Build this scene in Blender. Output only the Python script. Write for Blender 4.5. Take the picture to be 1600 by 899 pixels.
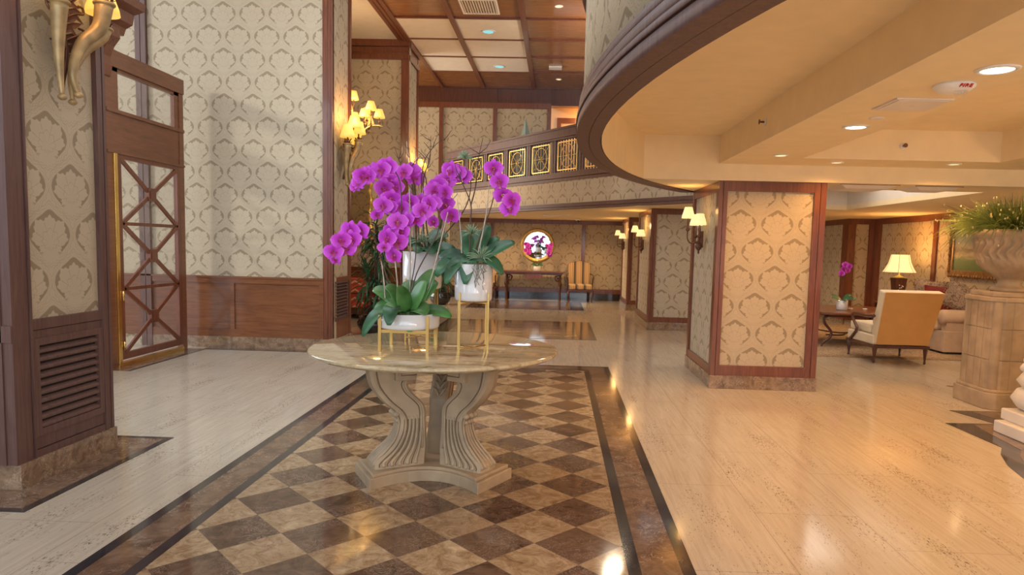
import bpy, math, random
from mathutils import Vector, Matrix
PI = math.pi
random.seed(7)
for o in list(bpy.data.objects): bpy.data.objects.remove(o)
S = bpy.context.scene
COL = S.collection

# ------------------------------------------------------------------ camera, world, sun, exposure
cam_d = bpy.data.cameras.new('camera'); cam = bpy.data.objects.new('camera', cam_d); COL.objects.link(cam)
cam_d.sensor_width = 36.0
cam_d.lens = 1063.14 / 1600 * 36.0
cam_d.shift_x = -(832.74 - 800) / 1600
cam_d.shift_y = (477.75 - 449.5) / 1600
cam_d.clip_start = 0.05; cam_d.clip_end = 200
_y, _p, _r = [math.radians(a) for a in (1.87688, -5.00863, -1.457135)]
Rw = Matrix.Rotation(_y, 3, 'Z') @ Matrix.Rotation(_p, 3, 'X') @ Matrix.Rotation(_r, 3, 'Y')
cx_, fw_, up_ = Rw.col[0], Rw.col[1], Rw.col[2]
M4 = Matrix.Identity(4)
for i in range(3):
    M4[i][0] = cx_[i]; M4[i][1] = up_[i]; M4[i][2] = -fw_[i]
M4[2][3] = 1.55
cam.matrix_world = M4
S.camera = cam
S.view_settings.view_transform = 'Standard'
S.view_settings.look = 'None'
S.view_settings.gamma = 1.0
S.view_settings.use_curve_mapping = False
S.view_settings.exposure = 0.08

W = bpy.data.worlds.new('world'); S.world = W; W.use_nodes = True
bg = W.node_tree.nodes['Background']
bg.inputs[0].default_value = (0.80, 0.88, 1.0, 1); bg.inputs[1].default_value = 1.3

def light(kind, loc, energy, color=(1, 1, 1), size=0.2, target=None, name='lamp_light', sizey=None, spot=None, blend=0.5, angle=None):
    d = bpy.data.lights.new(name, kind); d.energy = energy; d.color = color
    if kind == 'AREA':
        d.size = size
        if sizey: d.shape = 'RECTANGLE'; d.size_y = sizey
        else: d.shape = 'DISK'
    elif kind == 'SUN': d.angle = angle or 0.02
    else: d.shadow_soft_size = size
    if kind == 'SPOT': d.spot_size = spot or 1.5; d.spot_blend = blend
    o = bpy.data.objects.new(name, d); COL.objects.link(o); o.location = loc
    if target is not None:
        v = Vector(target) - Vector(loc)
        o.rotation_euler = v.to_track_quat('-Z', 'Y').to_euler()
    return o
WARM = (1.0, 0.50, 0.155); WARM2 = (1.0, 0.64, 0.32); COOL = (0.72, 0.86, 1.0)
# daylight: low sun through the glazed vestibule, tall windows behind the camera; then added fill lights
light('SUN', (-12, 2, 6), 1.05, (1.0, 0.95, 0.9), target=(-11, 2.8, 5.67), name='sun', angle=0.10)
light('AREA', (-1.6, -3.6, 3.2), 310, COOL, 7.5, target=(-2.2, 6, 1.4), sizey=4.2, name='window_daylight')
light('AREA', (-1.6, 8.0, 5.6), 170, (0.86, 0.93, 1.0), 3.2, target=(-1.2, 9.0, 0), sizey=9.0, name='atrium_fill')  # fill added where the closed ceiling keeps daylight out
light('AREA', (-8.6, 17.2, 3.4), 480, (1, 0.86, 0.68), 4.5, target=(-2, 17.2, 3.2), sizey=4.5, name='side_fill')  # fill added to brighten the far end, no window behind it
light('POINT', (1.3, 12.6, 4.7), 150, (1, 0.82, 0.58), 0.2, name='atrium_point_fill')  # added point fill for the upper ceiling, has no fixture
light('AREA', (-4.95, 6.2, 2.6), 125, COOL, 2.4, target=(2, 6.2, 1.2), sizey=3.4, name='bay_fill')  # added cool fill for the left floor, hidden behind the near pillar
light('AREA', (-5.0, 1.2, 2.6), 60, (0.6, 0.78, 1.0), 1.6, target=(-3.4, 3.9, 1.6), sizey=3.0, name='side_fill')  # cool side light added to turn the near pillar's front bluish
light('AREA', (2.6, -3.4, 2.2), 85, (1, 0.93, 0.85), 3.0, target=(-3.2, 4.4, 1.4), sizey=2.4, name='pillar_fill')  # fill added to lift the near left pillar's inner face
light('POINT', (5.6, 4.4, 1.5), 60, WARM2, 0.25, name='warm_fill')  # unseen warm fill added to brighten the low ceiling
light('POINT', (3.2, -1.2, 1.5), 60, WARM2, 0.25, name='warm_fill')  # second added warm fill, behind the camera
light('AREA', (3.6, 10.3, 3.3), 60, (1, 0.9, 0.78), 2.2, target=(3.6, 10.3, 0), sizey=3.4, name='cove_light')

# ------------------------------------------------------------------ node helpers
class E:
    nt = None
    def __init__(s, sock): s.s = sock
    @staticmethod
    def m(op, a, b=None, c=None):
        n = E.nt.nodes.new('ShaderNodeMath'); n.operation = op
        for i, v in enumerate((a, b, c)):
            if v is None: continue
            if isinstance(v, E): E.nt.links.new(v.s, n.inputs[i])
            else: n.inputs[i].default_value = float(v)
        return E(n.outputs[0])
    def __add__(s, o): return E.m('ADD', s, o)
    __radd__ = __add__
    def __sub__(s, o): return E.m('SUBTRACT', s, o)
    def __rsub__(s, o): return E.m('SUBTRACT', o, s)
    def __mul__(s, o): return E.m('MULTIPLY', s, o)
    __rmul__ = __mul__
    def __truediv__(s, o): return E.m('DIVIDE', s, o)
def emin(a, b): return E.m('MINIMUM', a, b)
def emax(a, b): return E.m('MAXIMUM', a, b)
def ecos(a): return E.m('COSINE', a)
def eabs(a): return E.m('ABSOLUTE', a)
def efrac(a): return E.m('FRACT', a)
def efloor(a): return E.m('FLOOR', a)
def step(a, w):                                     # smooth 0..1 around a = 0
    n = E.nt.nodes.new('ShaderNodeMapRange'); n.interpolation_type = 'SMOOTHSTEP'
    E.nt.links.new(a.s, n.inputs[0]); n.inputs[1].default_value = -w; n.inputs[2].default_value = w
    return E(n.outputs[0])
def new_mat(name, rough=0.5, metal=0.0, spec=0.5, coat=0.0):
    m = bpy.data.materials.new(name); m.use_nodes = True
    b = m.node_tree.nodes['Principled BSDF']
    b.inputs['Roughness'].default_value = rough; b.inputs['Metallic'].default_value = metal
    b.inputs['Specular IOR Level'].default_value = spec; b.inputs['Coat Weight'].default_value = coat
    b.inputs['Coat Roughness'].default_value = 0.08
    E.nt = m.node_tree
    return m, b
def link(a, b):
    E.nt.links.new(a.s if isinstance(a, E) else a, b)
def mixc(f, c1, c2, kind='MIX'):
    n = E.nt.nodes.new('ShaderNodeMix'); n.data_type = 'RGBA'; n.blend_type = kind
    for v, i in ((f, 0), (c1, 6), (c2, 7)):
        if isinstance(v, E): link(v, n.inputs[i])
        elif hasattr(v, 'is_linked'): link(v, n.inputs[i])
        elif isinstance(v, tuple): n.inputs[i].default_value = (*v, 1)
        else: n.inputs[i].default_value = v
    return n.outputs[2]
def pos():
    g = E.nt.nodes.new('ShaderNodeNewGeometry'); return g.outputs['Position']
def objc():
    g = E.nt.nodes.new('ShaderNodeTexCoord'); return g.outputs['Object']
def xyz(v):
    n = E.nt.nodes.new('ShaderNodeSeparateXYZ'); link(v, n.inputs[0]); return [E(n.outputs[i]) for i in range(3)]
def mapping(v, sc=(1, 1, 1), loc=(0, 0, 0), rot=(0, 0, 0)):
    n = E.nt.nodes.new('ShaderNodeMapping'); link(v, n.inputs[0])
    n.inputs['Scale'].default_value = sc; n.inputs['Location'].default_value = loc; n.inputs['Rotation'].default_value = rot
    return n.outputs[0]
def noise(v, scale=5, detail=3, rough=0.5, dist=0.0):
    n = E.nt.nodes.new('ShaderNodeTexNoise'); link(v, n.inputs['Vector'])
    n.inputs['Scale'].default_value = scale; n.inputs['Detail'].default_value = detail
    n.inputs['Roughness'].default_value = rough; n.inputs['Distortion'].default_value = dist
    return E(n.outputs[0])
def ramp(f, stops):
    n = E.nt.nodes.new('ShaderNodeValToRGB'); link(f, n.inputs[0]); cr = n.color_ramp
    while len(cr.elements) < len(stops): cr.elements.new(0.5)
    for e, (p, c) in zip(cr.elements, stops): e.position = p; e.color = (*c, 1)
    return n.outputs[0]
def bump(b, h, strength=0.3, dist=0.01):
    n = E.nt.nodes.new('ShaderNodeBump'); link(h, n.inputs['Height'])
    n.inputs['Strength'].default_value = strength; n.inputs['Distance'].default_value = dist
    link(n.outputs[0], b.inputs['Normal'])
def plain(name, c, rough=0.5, metal=0.0, spec=0.5, coat=0.0, var=0.0, vs=6):
    m, b = new_mat(name, rough, metal, spec, coat)
    n = noise(objc(), vs, 3)
    lo = tuple(x * (1 - max(var, 0.03)) for x in c); hi = tuple(min(1, x * (1 + max(var, 0.03))) for x in c)
    link(ramp(n, [(0.3, lo), (0.7, hi)]), b.inputs['Base Color'])
    return m
def wood(name, c1, c2, rough=0.32, axis='z', coat=0.25, sc=1.0):
    m, b = new_mat(name, rough, coat=coat)
    s = {'z': (14, 14, 1.1), 'x': (1.1, 14, 14), 'y': (14, 1.1, 14)}[axis]
    v = mapping(objc(), tuple(q * sc for q in s))
    n = noise(v, 2.2, 5, 0.6, 1.2)
    big = noise(objc(), 1.3, 2)
    col = ramp(n, [(0.28, c1), (0.72, c2)])
    link(mixc(big * 0.35, col, tuple(x * 0.55 for x in c1)), b.inputs['Base Color'])
    return m
def marble(name, c1, c2, vein, scale=3.0, rough=0.09, vein_w=0.035, tile=None):
    m, b = new_mat(name, rough, coat=0.15)
    p = pos()
    n = noise(p, scale, 6, 0.65, 0.9)
    base = ramp(n, [(0.3, c1), (0.68, c2)])
    n2 = noise(p, scale * 1.7, 7, 0.6, 2.2)
    v = 1.0 - step(eabs(n2 - 0.5) - vein_w * 0.3, vein_w * 0.7)
    m2 = step(noise(p, scale * 0.8, 3) - 0.5, 0.12)
    link(mixc(v * m2 * 0.75, base, vein), b.inputs['Base Color'])
    return m
# damask wallpaper from UVs in metres
def damask_mat(name, ground, leaf, a=0.405, bb=0.614):
    m, b = new_mat(name, 0.62, spec=0.35)
    tc = E.nt.nodes.new('ShaderNodeTexCoord'); u, v, _ = xyz(tc.outputs['UV'])
    dark = None; line = None
    acc = lambda p, q: q if p is None else emax(p, q)
    for o_ in (0.0, 0.5):
        x = (efrac(u / a + o_) - 0.5) * a; y = (efrac(v / bb + o_) - 0.5) * bb
        yc = y + 0.050
        ph = E.m('ARCTAN2', x, yc); rr = E.m('SQRT', x * x + yc * yc); cp = ecos(ph); sp2 = 1.0 - cp * cp
        Rs = (0.140 + 0.042 * cp + 0.055 * sp2 * cp) * 0.94
        peak = 0.022 * E.m('POWER', emax(cp, 0.0), 40.0)
        env = Rs + 0.020 + peak + 0.006 * ecos(ph * 5.0) - rr
        leaf_ = Rs - 0.004 + 0.013 * ecos(ph * 9.0) + 0.006 * ecos(ph * 27.0) - rr
        sl = step(leaf_, 0.003); se = step(env, 0.003)
        dark = acc(dark, se * (1.0 - sl) * step(cp + 0.62, 0.16))
        line = acc(line, step(leaf_ - 0.010, 0.003) * (1.0 - step(eabs(ecos(ph * 4.5)) - 0.12, 0.07)) * step(rr - 0.02, 0.004))
        line = acc(line, 1.0 - step(eabs(rr - (0.062 + 0.030 * cp + 0.008 * ecos(ph * 9.0))) - 0.0028, 0.002))
        for off, wd in ((0.034, 0.0022), (0.052, 0.003)):
            line = acc(line, (1.0 - step(eabs(Rs + off + peak * 2.0 + 0.006 * ecos(ph * 22.0) - rr) - wd, 0.0015)) * 0.9)
    fine = noise(tc.outputs['UV'], 240, 2)
    f = emin(dark + line * (1.0 - dark) * 0.45, 1.0)
    col = mixc(f, leaf, ground)
    col = mixc((fine - 0.5) * 0.18 + 0.09, col, tuple(x * 0.55 for x in ground))
    link(col, b.inputs['Base Color'])
    return m
def travertine_mat():
    m, b = new_mat('travertine', 0.13, coat=0.1)
    p = pos(); X, Y, Z = xyz(p)
    st = noise(mapping(p, (13, 0.7, 1)), 3.0, 7, 0.66, 0.5)
    base = ramp(st, [(0.25, (0.47, 0.395, 0.295)), (0.5, (0.565, 0.49, 0.38)), (0.75, (0.64, 0.57, 0.46))])
    pits = noise(mapping(p, (60, 13.0, 1)), 2.2, 4, 0.65)
    area = noise(mapping(p, (2.5, 0.6, 1)), 2.0, 3)
    pf = step(pits - 0.645 + (area - 0.5) * -0.45, 0.010)
    # joints: planks .61 wide along Y, staggered ends
    row = efloor(X / 0.61)
    jx = eabs(efrac(X / 0.61) - 0.5) * 0.61
    jy = eabs(efrac(Y / 1.22 + row * 0.37) - 0.5) * 1.22
    edge = emax(step(jx - 0.3035, 0.0012), step(jy - 0.6085, 0.0012))
    tone = noise(mapping(p, (0.001, 0.001, 1)), 1, 0)
    c = E.nt.nodes.new('ShaderNodeTexWhiteNoise'); c.noise_dimensions = '2D'
    cv = E.nt.nodes.new('ShaderNodeCombineXYZ'); link(row, cv.inputs[0]); link(efloor(Y / 1.22 + row * 0.37), cv.inputs[1]); link(cv.outputs[0], c.inputs[0])
    base = mixc(E(c.outputs[0]) * 0.16, base, (0.50, 0.42, 0.32))
    base = mixc(pf * 0.95, base, (0.16, 0.11, 0.07))
    base = mixc(edge * 0.75, base, (0.20, 0.15, 0.10))
    link(base, b.inputs['Base Color'])
    return m
def checker_mat():
    m, b = new_mat('checkered marble', 0.08, coat=0.15)
    p = pos(); X, Y, Z = xyz(p); h = 0.2235
    dx = X + 0.744; dy = Y - 3.43
    P = (dx + dy) / (2 * h); Q = (dx - dy) / (2 * h)
    fp = efloor(P + 0.5); fq = efloor(Q + 0.5)
    par = eabs(E.m('MODULO', eabs(fp + fq), 2.0))
    c = E.nt.nodes.new('ShaderNodeTexWhiteNoise'); c.noise_dimensions = '2D'
    cv = E.nt.nodes.new('ShaderNodeCombineXYZ'); link(fp, cv.inputs[0]); link(fq, cv.inputs[1]); link(cv.outputs[0], c.inputs[0])
    rnd = E(c.outputs[0])
    # every tile has its own slab: offset the noise per tile
    off = E.nt.nodes.new('ShaderNodeVectorMath'); off.operation = 'MULTIPLY_ADD'
    link(c.outputs[1], off.inputs[0]); off.inputs[1].default_value = (7, 7, 7); link(p, off.inputs[2])
    q = off.outputs[0]
    n = noise(q, 8.5, 7, 0.72, 1.4); n2 = noise(q, 11, 7, 0.66, 2.4)
    dark = ramp(n, [(0.34, (0.035, 0.018, 0.012)), (0.7, (0.21, 0.125, 0.08))])
    lite = ramp(n, [(0.32, (0.20, 0.115, 0.055)), (0.48, (0.42, 0.29, 0.16)), (0.68, (0.66, 0.52, 0.33))])
    vein = (1.0 - step(eabs(n2 - 0.5) - 0.008, 0.016)) * step(noise(q, 3.2, 2) - 0.47, 0.1)
    dark = mixc(vein * 0.7, dark, (0.55, 0.45, 0.36)); lite = mixc(vein * 0.35, lite, (0.8, 0.7, 0.52))
    blotch = step(noise(q, 14, 4, 0.7, 1.0) - 0.6, 0.05)
    lite = mixc(blotch * 0.45, lite, (0.24, 0.14, 0.07))
    col = mixc(par, dark, lite)
    col = mixc(rnd * 0.42, col, (0.22, 0.135, 0.08))
    ed = emax(step(eabs(efrac(P + 0.5) - 0.5) - 0.495, 0.003), step(eabs(efrac(Q + 0.5) - 0.5) - 0.495, 0.003))
    col = mixc(ed * 0.5, col, (0.30, 0.22, 0.15))
    link(col, b.inputs['Base Color'])
    return m

M = {}
M['paper'] = damask_mat('damask wallpaper', (0.33, 0.255, 0.16), (0.56, 0.465, 0.325))
M['trav'] = travertine_mat()
M['check'] = checker_mat()
M['emp'] = marble('emperador marble', (0.085, 0.045, 0.028), (0.26, 0.165, 0.105), (0.62, 0.52, 0.42), 5.0, vein_w=0.02)
M['emp_b'] = marble('emperador skirting', (0.13, 0.075, 0.045), (0.36, 0.235, 0.145), (0.70, 0.58, 0.44), 9.0, vein_w=0.03)
M['black'] = marble('black granite', (0.02, 0.018, 0.02), (0.045, 0.04, 0.045), (0.10, 0.09, 0.09), 9.0)
M['top'] = None
M['wood'] = wood('mahogany', (0.125, 0.034, 0.016), (0.27, 0.085, 0.036))
M['wood_x'] = wood('mahogany panel', (0.15, 0.052, 0.022), (0.29, 0.11, 0.042), axis='x', rough=0.25)
M['wood_c'] = wood('ceiling veneer', (0.22, 0.085, 0.028), (0.40, 0.17, 0.055), axis='x', rough=0.22)
M['wood_d'] = wood('dark mahogany', (0.07, 0.022, 0.014), (0.15, 0.05, 0.028))
M['wood_p'] = wood('blue-lit mahogany', (0.105, 0.05, 0.042), (0.19, 0.10, 0.08), rough=0.5, coat=0.0)  # mahogany copy with the tint of blue daylight put into its colour
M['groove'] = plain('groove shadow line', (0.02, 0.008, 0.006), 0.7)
M['dark'] = plain('dark void shade', (0.018, 0.012, 0.01), 0.8)  # near-black colour paints the shade inside vents and under the sofa
M['paint'] = plain('cream ceiling paint', (0.90, 0.74, 0.47), 0.75, var=0.02)
M['white'] = plain('off white ceiling paint', (0.80, 0.73, 0.65), 0.8, var=0.02)
M['cwhite'] = plain('cool white fitting', (0.85, 0.83, 0.8), 0.4)
M['brass'] = plain('polished brass', (0.80, 0.52, 0.16), 0.22, 1.0, var=0.1)
M['gilt'] = plain('gilt gold paint', (0.80, 0.55, 0.16), 0.38, 0.55, var=0.2, vs=30)
M['gold'] = plain('satin gold metal', (0.58, 0.36, 0.11), 0.35, 0.85)
M['horn'] = plain('antique gold resin', (0.40, 0.27, 0.12), 0.42, 0.25, var=0.35, vs=9)
M['bronze'] = plain('dark bronze', (0.16, 0.07, 0.04), 0.45, 0.5, var=0.3)
M['stone'] = plain('cast stone', (0.40, 0.295, 0.185), 0.6, var=0.22, vs=5)
M['groove_shade'] = plain('dark groove shade', (0.17, 0.11, 0.06), 0.7)  # dark lines that paint shade into the carved grooves and recesses
M['plaster'] = plain('white plaster', (0.74, 0.68, 0.60), 0.45, var=0.05)
M['leafgreen'] = plain('orchid leaf green', (0.09, 0.23, 0.06), 0.32, var=0.5, vs=7)
M['leafblue'] = plain('dark leaf green', (0.05, 0.15, 0.07), 0.33, var=0.5, vs=9)
M['stem'] = plain('orchid stem brown', (0.10, 0.055, 0.035), 0.6, var=0.3)
M['stake'] = plain('pale birch twig', (0.52, 0.45, 0.36), 0.7, var=0.3, vs=20)
M['moss'] = plain('grey moss', (0.23, 0.21, 0.14), 0.95, var=0.5, vs=40)
M['air'] = plain('air plant green', (0.28, 0.40, 0.25), 0.6, var=0.3)
M['pot_white'] = plain('glazed white ceramic', (0.74, 0.72, 0.70), 0.12, coat=0.5)
M['pot_black'] = plain('glossy black ceramic', (0.012, 0.012, 0.016), 0.06, coat=0.6)
M['glass_dark'] = plain('iron', (0.03, 0.03, 0.03), 0.5)
M['cream_fab'] = plain('cream upholstery', (0.70, 0.60, 0.45), 0.85, var=0.06)
M['tan_fab'] = plain('tan upholstery', (0.66, 0.36, 0.12), 0.8, var=0.04)
M['sofa_fab'] = plain('pink beige upholstery', (0.60, 0.43, 0.30), 0.85, var=0.12)
M['red_fab'] = plain('dark red velvet', (0.22, 0.022, 0.015), 0.8, var=0.35, vs=9)
M['red'] = plain('red letters', (0.6, 0.03, 0.02), 0.5)
M['soil'] = plain('potting bark', (0.05, 0.035, 0.025), 0.95, var=0.4, vs=30)
def glass_mat():
    m, b = new_mat('bevelled glass', 0.02)
    b.inputs['Transmission Weight'].default_value = 0.0
    nt = m.node_tree
    tr = nt.nodes.new('ShaderNodeBsdfTransparent'); gl = nt.nodes.new('ShaderNodeBsdfGlossy'); gl.inputs['Roughness'].default_value = 0.02
    mx = nt.nodes.new('ShaderNodeMixShader'); mx.inputs[0].default_value = 0.10
    nt.links.new(tr.outputs[0], mx.inputs[1]); nt.links.new(gl.outputs[0], mx.inputs[2])
    nt.links.new(mx.outputs[0], nt.nodes['Material Output'].inputs[0])
    return m
def top_mat():
    m, b = new_mat('table top marble', 0.05, coat=0.2); p = pos()
    n = noise(mapping(p, (1.0, 4.2, 1.0), rot=(0, 0, 0.18)), 2.6, 7, 0.68, 1.3); n2 = noise(p, 26, 5, 0.7, 1.0)
    c = ramp(n, [(0.30, (0.19, 0.12, 0.065)), (0.43, (0.44, 0.33, 0.18)), (0.56, (0.60, 0.49, 0.30)), (0.72, (0.42, 0.31, 0.17))])
    link(mixc(step(n2 - 0.56, 0.06) * 0.3, c, (0.72, 0.62, 0.43)), b.inputs['Base Color']); return m
M['top'] = top_mat()
M['glass'] = glass_mat()
def mirror_mat():
    m, b = new_mat('mirror silver', 0.01, 1.0); b.inputs['Base Color'].default_value = (0.86, 0.86, 0.86, 1); return m
M['mirror'] = mirror_mat()
def emit(name, c, s, base=None):
    m, b = new_mat(name, 0.7)
    b.inputs['Base Color'].default_value = (*(base or c), 1)
    b.inputs['Emission Color'].default_value = (*c, 1); b.inputs['Emission Strength'].default_value = s
    return m
M['shade'] = emit('lit yellow lamp shade', (1.0, 0.60, 0.10), 0.85, (0.6, 0.42, 0.14))
M['shade_c'] = emit('lit cream lamp shade', (1.0, 0.76, 0.33), 0.95, (0.6, 0.5, 0.3))
M['bulb'] = emit('downlight lens', (1.0, 0.92, 0.78), 7.0)
M['bulb_blue'] = emit('cool downlight lens', (0.20, 0.60, 0.70), 0.85)
M['bulb_dim'] = emit('dim downlight lens', (1.0, 0.75, 0.4), 1.2)
def petal_mat():
    m, b = new_mat('magenta orchid petal', 0.5)
    p = objc(); x, y, z = xyz(p)
    r = E.m('SQRT', x * x + z * z)
    n = noise(p, 90, 2)
    col = ramp(r * 13.0 + (n - 0.5) * 0.3, [(0.05, (0.45, 0.01, 0.22)), (0.30, (0.50, 0.02, 0.50)), (0.65, (0.68, 0.06, 0.74)), (0.95, (0.82, 0.26, 0.88))])
    link(col, b.inputs['Base Color']); b.inputs['Subsurface Weight'].default_value = 0.0
    b.inputs['Sheen Weight'].default_value = 0.2
    return m
M['petal'] = petal_mat()
M['lip'] = plain('crimson orchid lip', (0.42, 0.01, 0.11), 0.45, var=0.3, vs=60)
def stripe_mat(name, period, cols, axis=0, rough=0.8):
    m, b = new_mat(name, rough)
    c = xyz(objc())[axis]; f = efrac(c / period + 0.5)
    n = E.nt.nodes.new('ShaderNodeValToRGB'); link(f, n.inputs[0]); cr = n.color_ramp; cr.interpolation = 'CONSTANT'
    while len(cr.elements) < len(cols): cr.elements.new(0.5)
    for e, (p, q) in zip(cr.elements, cols): e.position = p; e.color = (*q, 1)
    link(n.outputs[0], b.inputs['Base Color']); return m
M['stripe'] = stripe_mat('gold and grey striped fabric', 0.235, [(0, (0.12, 0.10, 0.09)), (0.13, (0.50, 0.34, 0.17)), (0.22, (0.40, 0.20, 0.08)), (0.28, (0.62, 0.45, 0.24)), (0.42, (0.48, 0.22, 0.09)), (0.48, (0.64, 0.46, 0.25)), (0.64, (0.40, 0.20, 0.08)), (0.70, (0.60, 0.42, 0.20)), (0.85, (0.12, 0.10, 0.09))])
def paisley(name, c1, c2, sc=14):
    m, b = new_mat(name, 0.85); n = noise(objc(), sc, 4, 0.7, 2.5)
    link(ramp(n, [(0.42, c1), (0.5, c2), (0.58, c1)]), b.inputs['Base Color']); return m
M['paisley'] = paisley('brown paisley fabric', (0.20, 0.12, 0.08), (0.50, 0.38, 0.27), 9)
def rug_mat():
    m, b = new_mat('oriental rug wool', 0.95)
    p = pos(); n = noise(p, 3.6, 5, 0.75, 3.0); n2 = noise(p, 9, 3, 0.6, 2.0)
    c = ramp(n, [(0.36, (0.16, 0.075, 0.05)), (0.45, (0.48, 0.36, 0.22)), (0.55, (0.24, 0.12, 0.075)), (0.64, (0.56, 0.44, 0.28))])
    link(mixc(step(n2 - 0.55, 0.03) * 0.6, c, (0.50, 0.38, 0.24)), b.inputs['Base Color']); return m
M['rug'] = rug_mat()
M['rugb'] = paisley('rug border wool', (0.40, 0.28, 0.16), (0.20, 0.11, 0.06), 5)
def painting_mat():
    m, b = new_mat('landscape painting', 0.5)
    x, y, z = xyz(objc()); n = noise(mapping(objc(), (2, 2, 5)), 3.0, 5, 0.65, 0.8)
    t = z / 0.95 + 0.5 + (n - 0.5) * 0.28
    col = ramp(t, [(0.0, (0.20, 0.18, 0.11)), (0.13, (0.09, 0.15, 0.05)), (0.32, (0.10, 0.17, 0.06)), (0.42, (0.42, 0.34, 0.20)), (0.5, (0.16, 0.13, 0.09)), (0.58, (0.40, 0.34, 0.24)), (0.66, (0.36, 0.38, 0.38)), (0.9, (0.33, 0.34, 0.36))])
    link(col, b.inputs['Base Color']); return m
M['painting'] = painting_mat()
def zigzag_mat():
    m, b = new_mat('red zigzag weave', 0.9)
    x, y, z = xyz(objc())
    f = efrac((z + eabs(efrac(x / 0.35) - 0.5) * 0.22) / 0.17)
    link(mixc(step(0.10 - eabs(f - 0.5), 0.02), (0.55, 0.07, 0.03), (0.70, 0.48, 0.34)), b.inputs['Base Color']); return m
M['zigzag'] = zigzag_mat()

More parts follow.
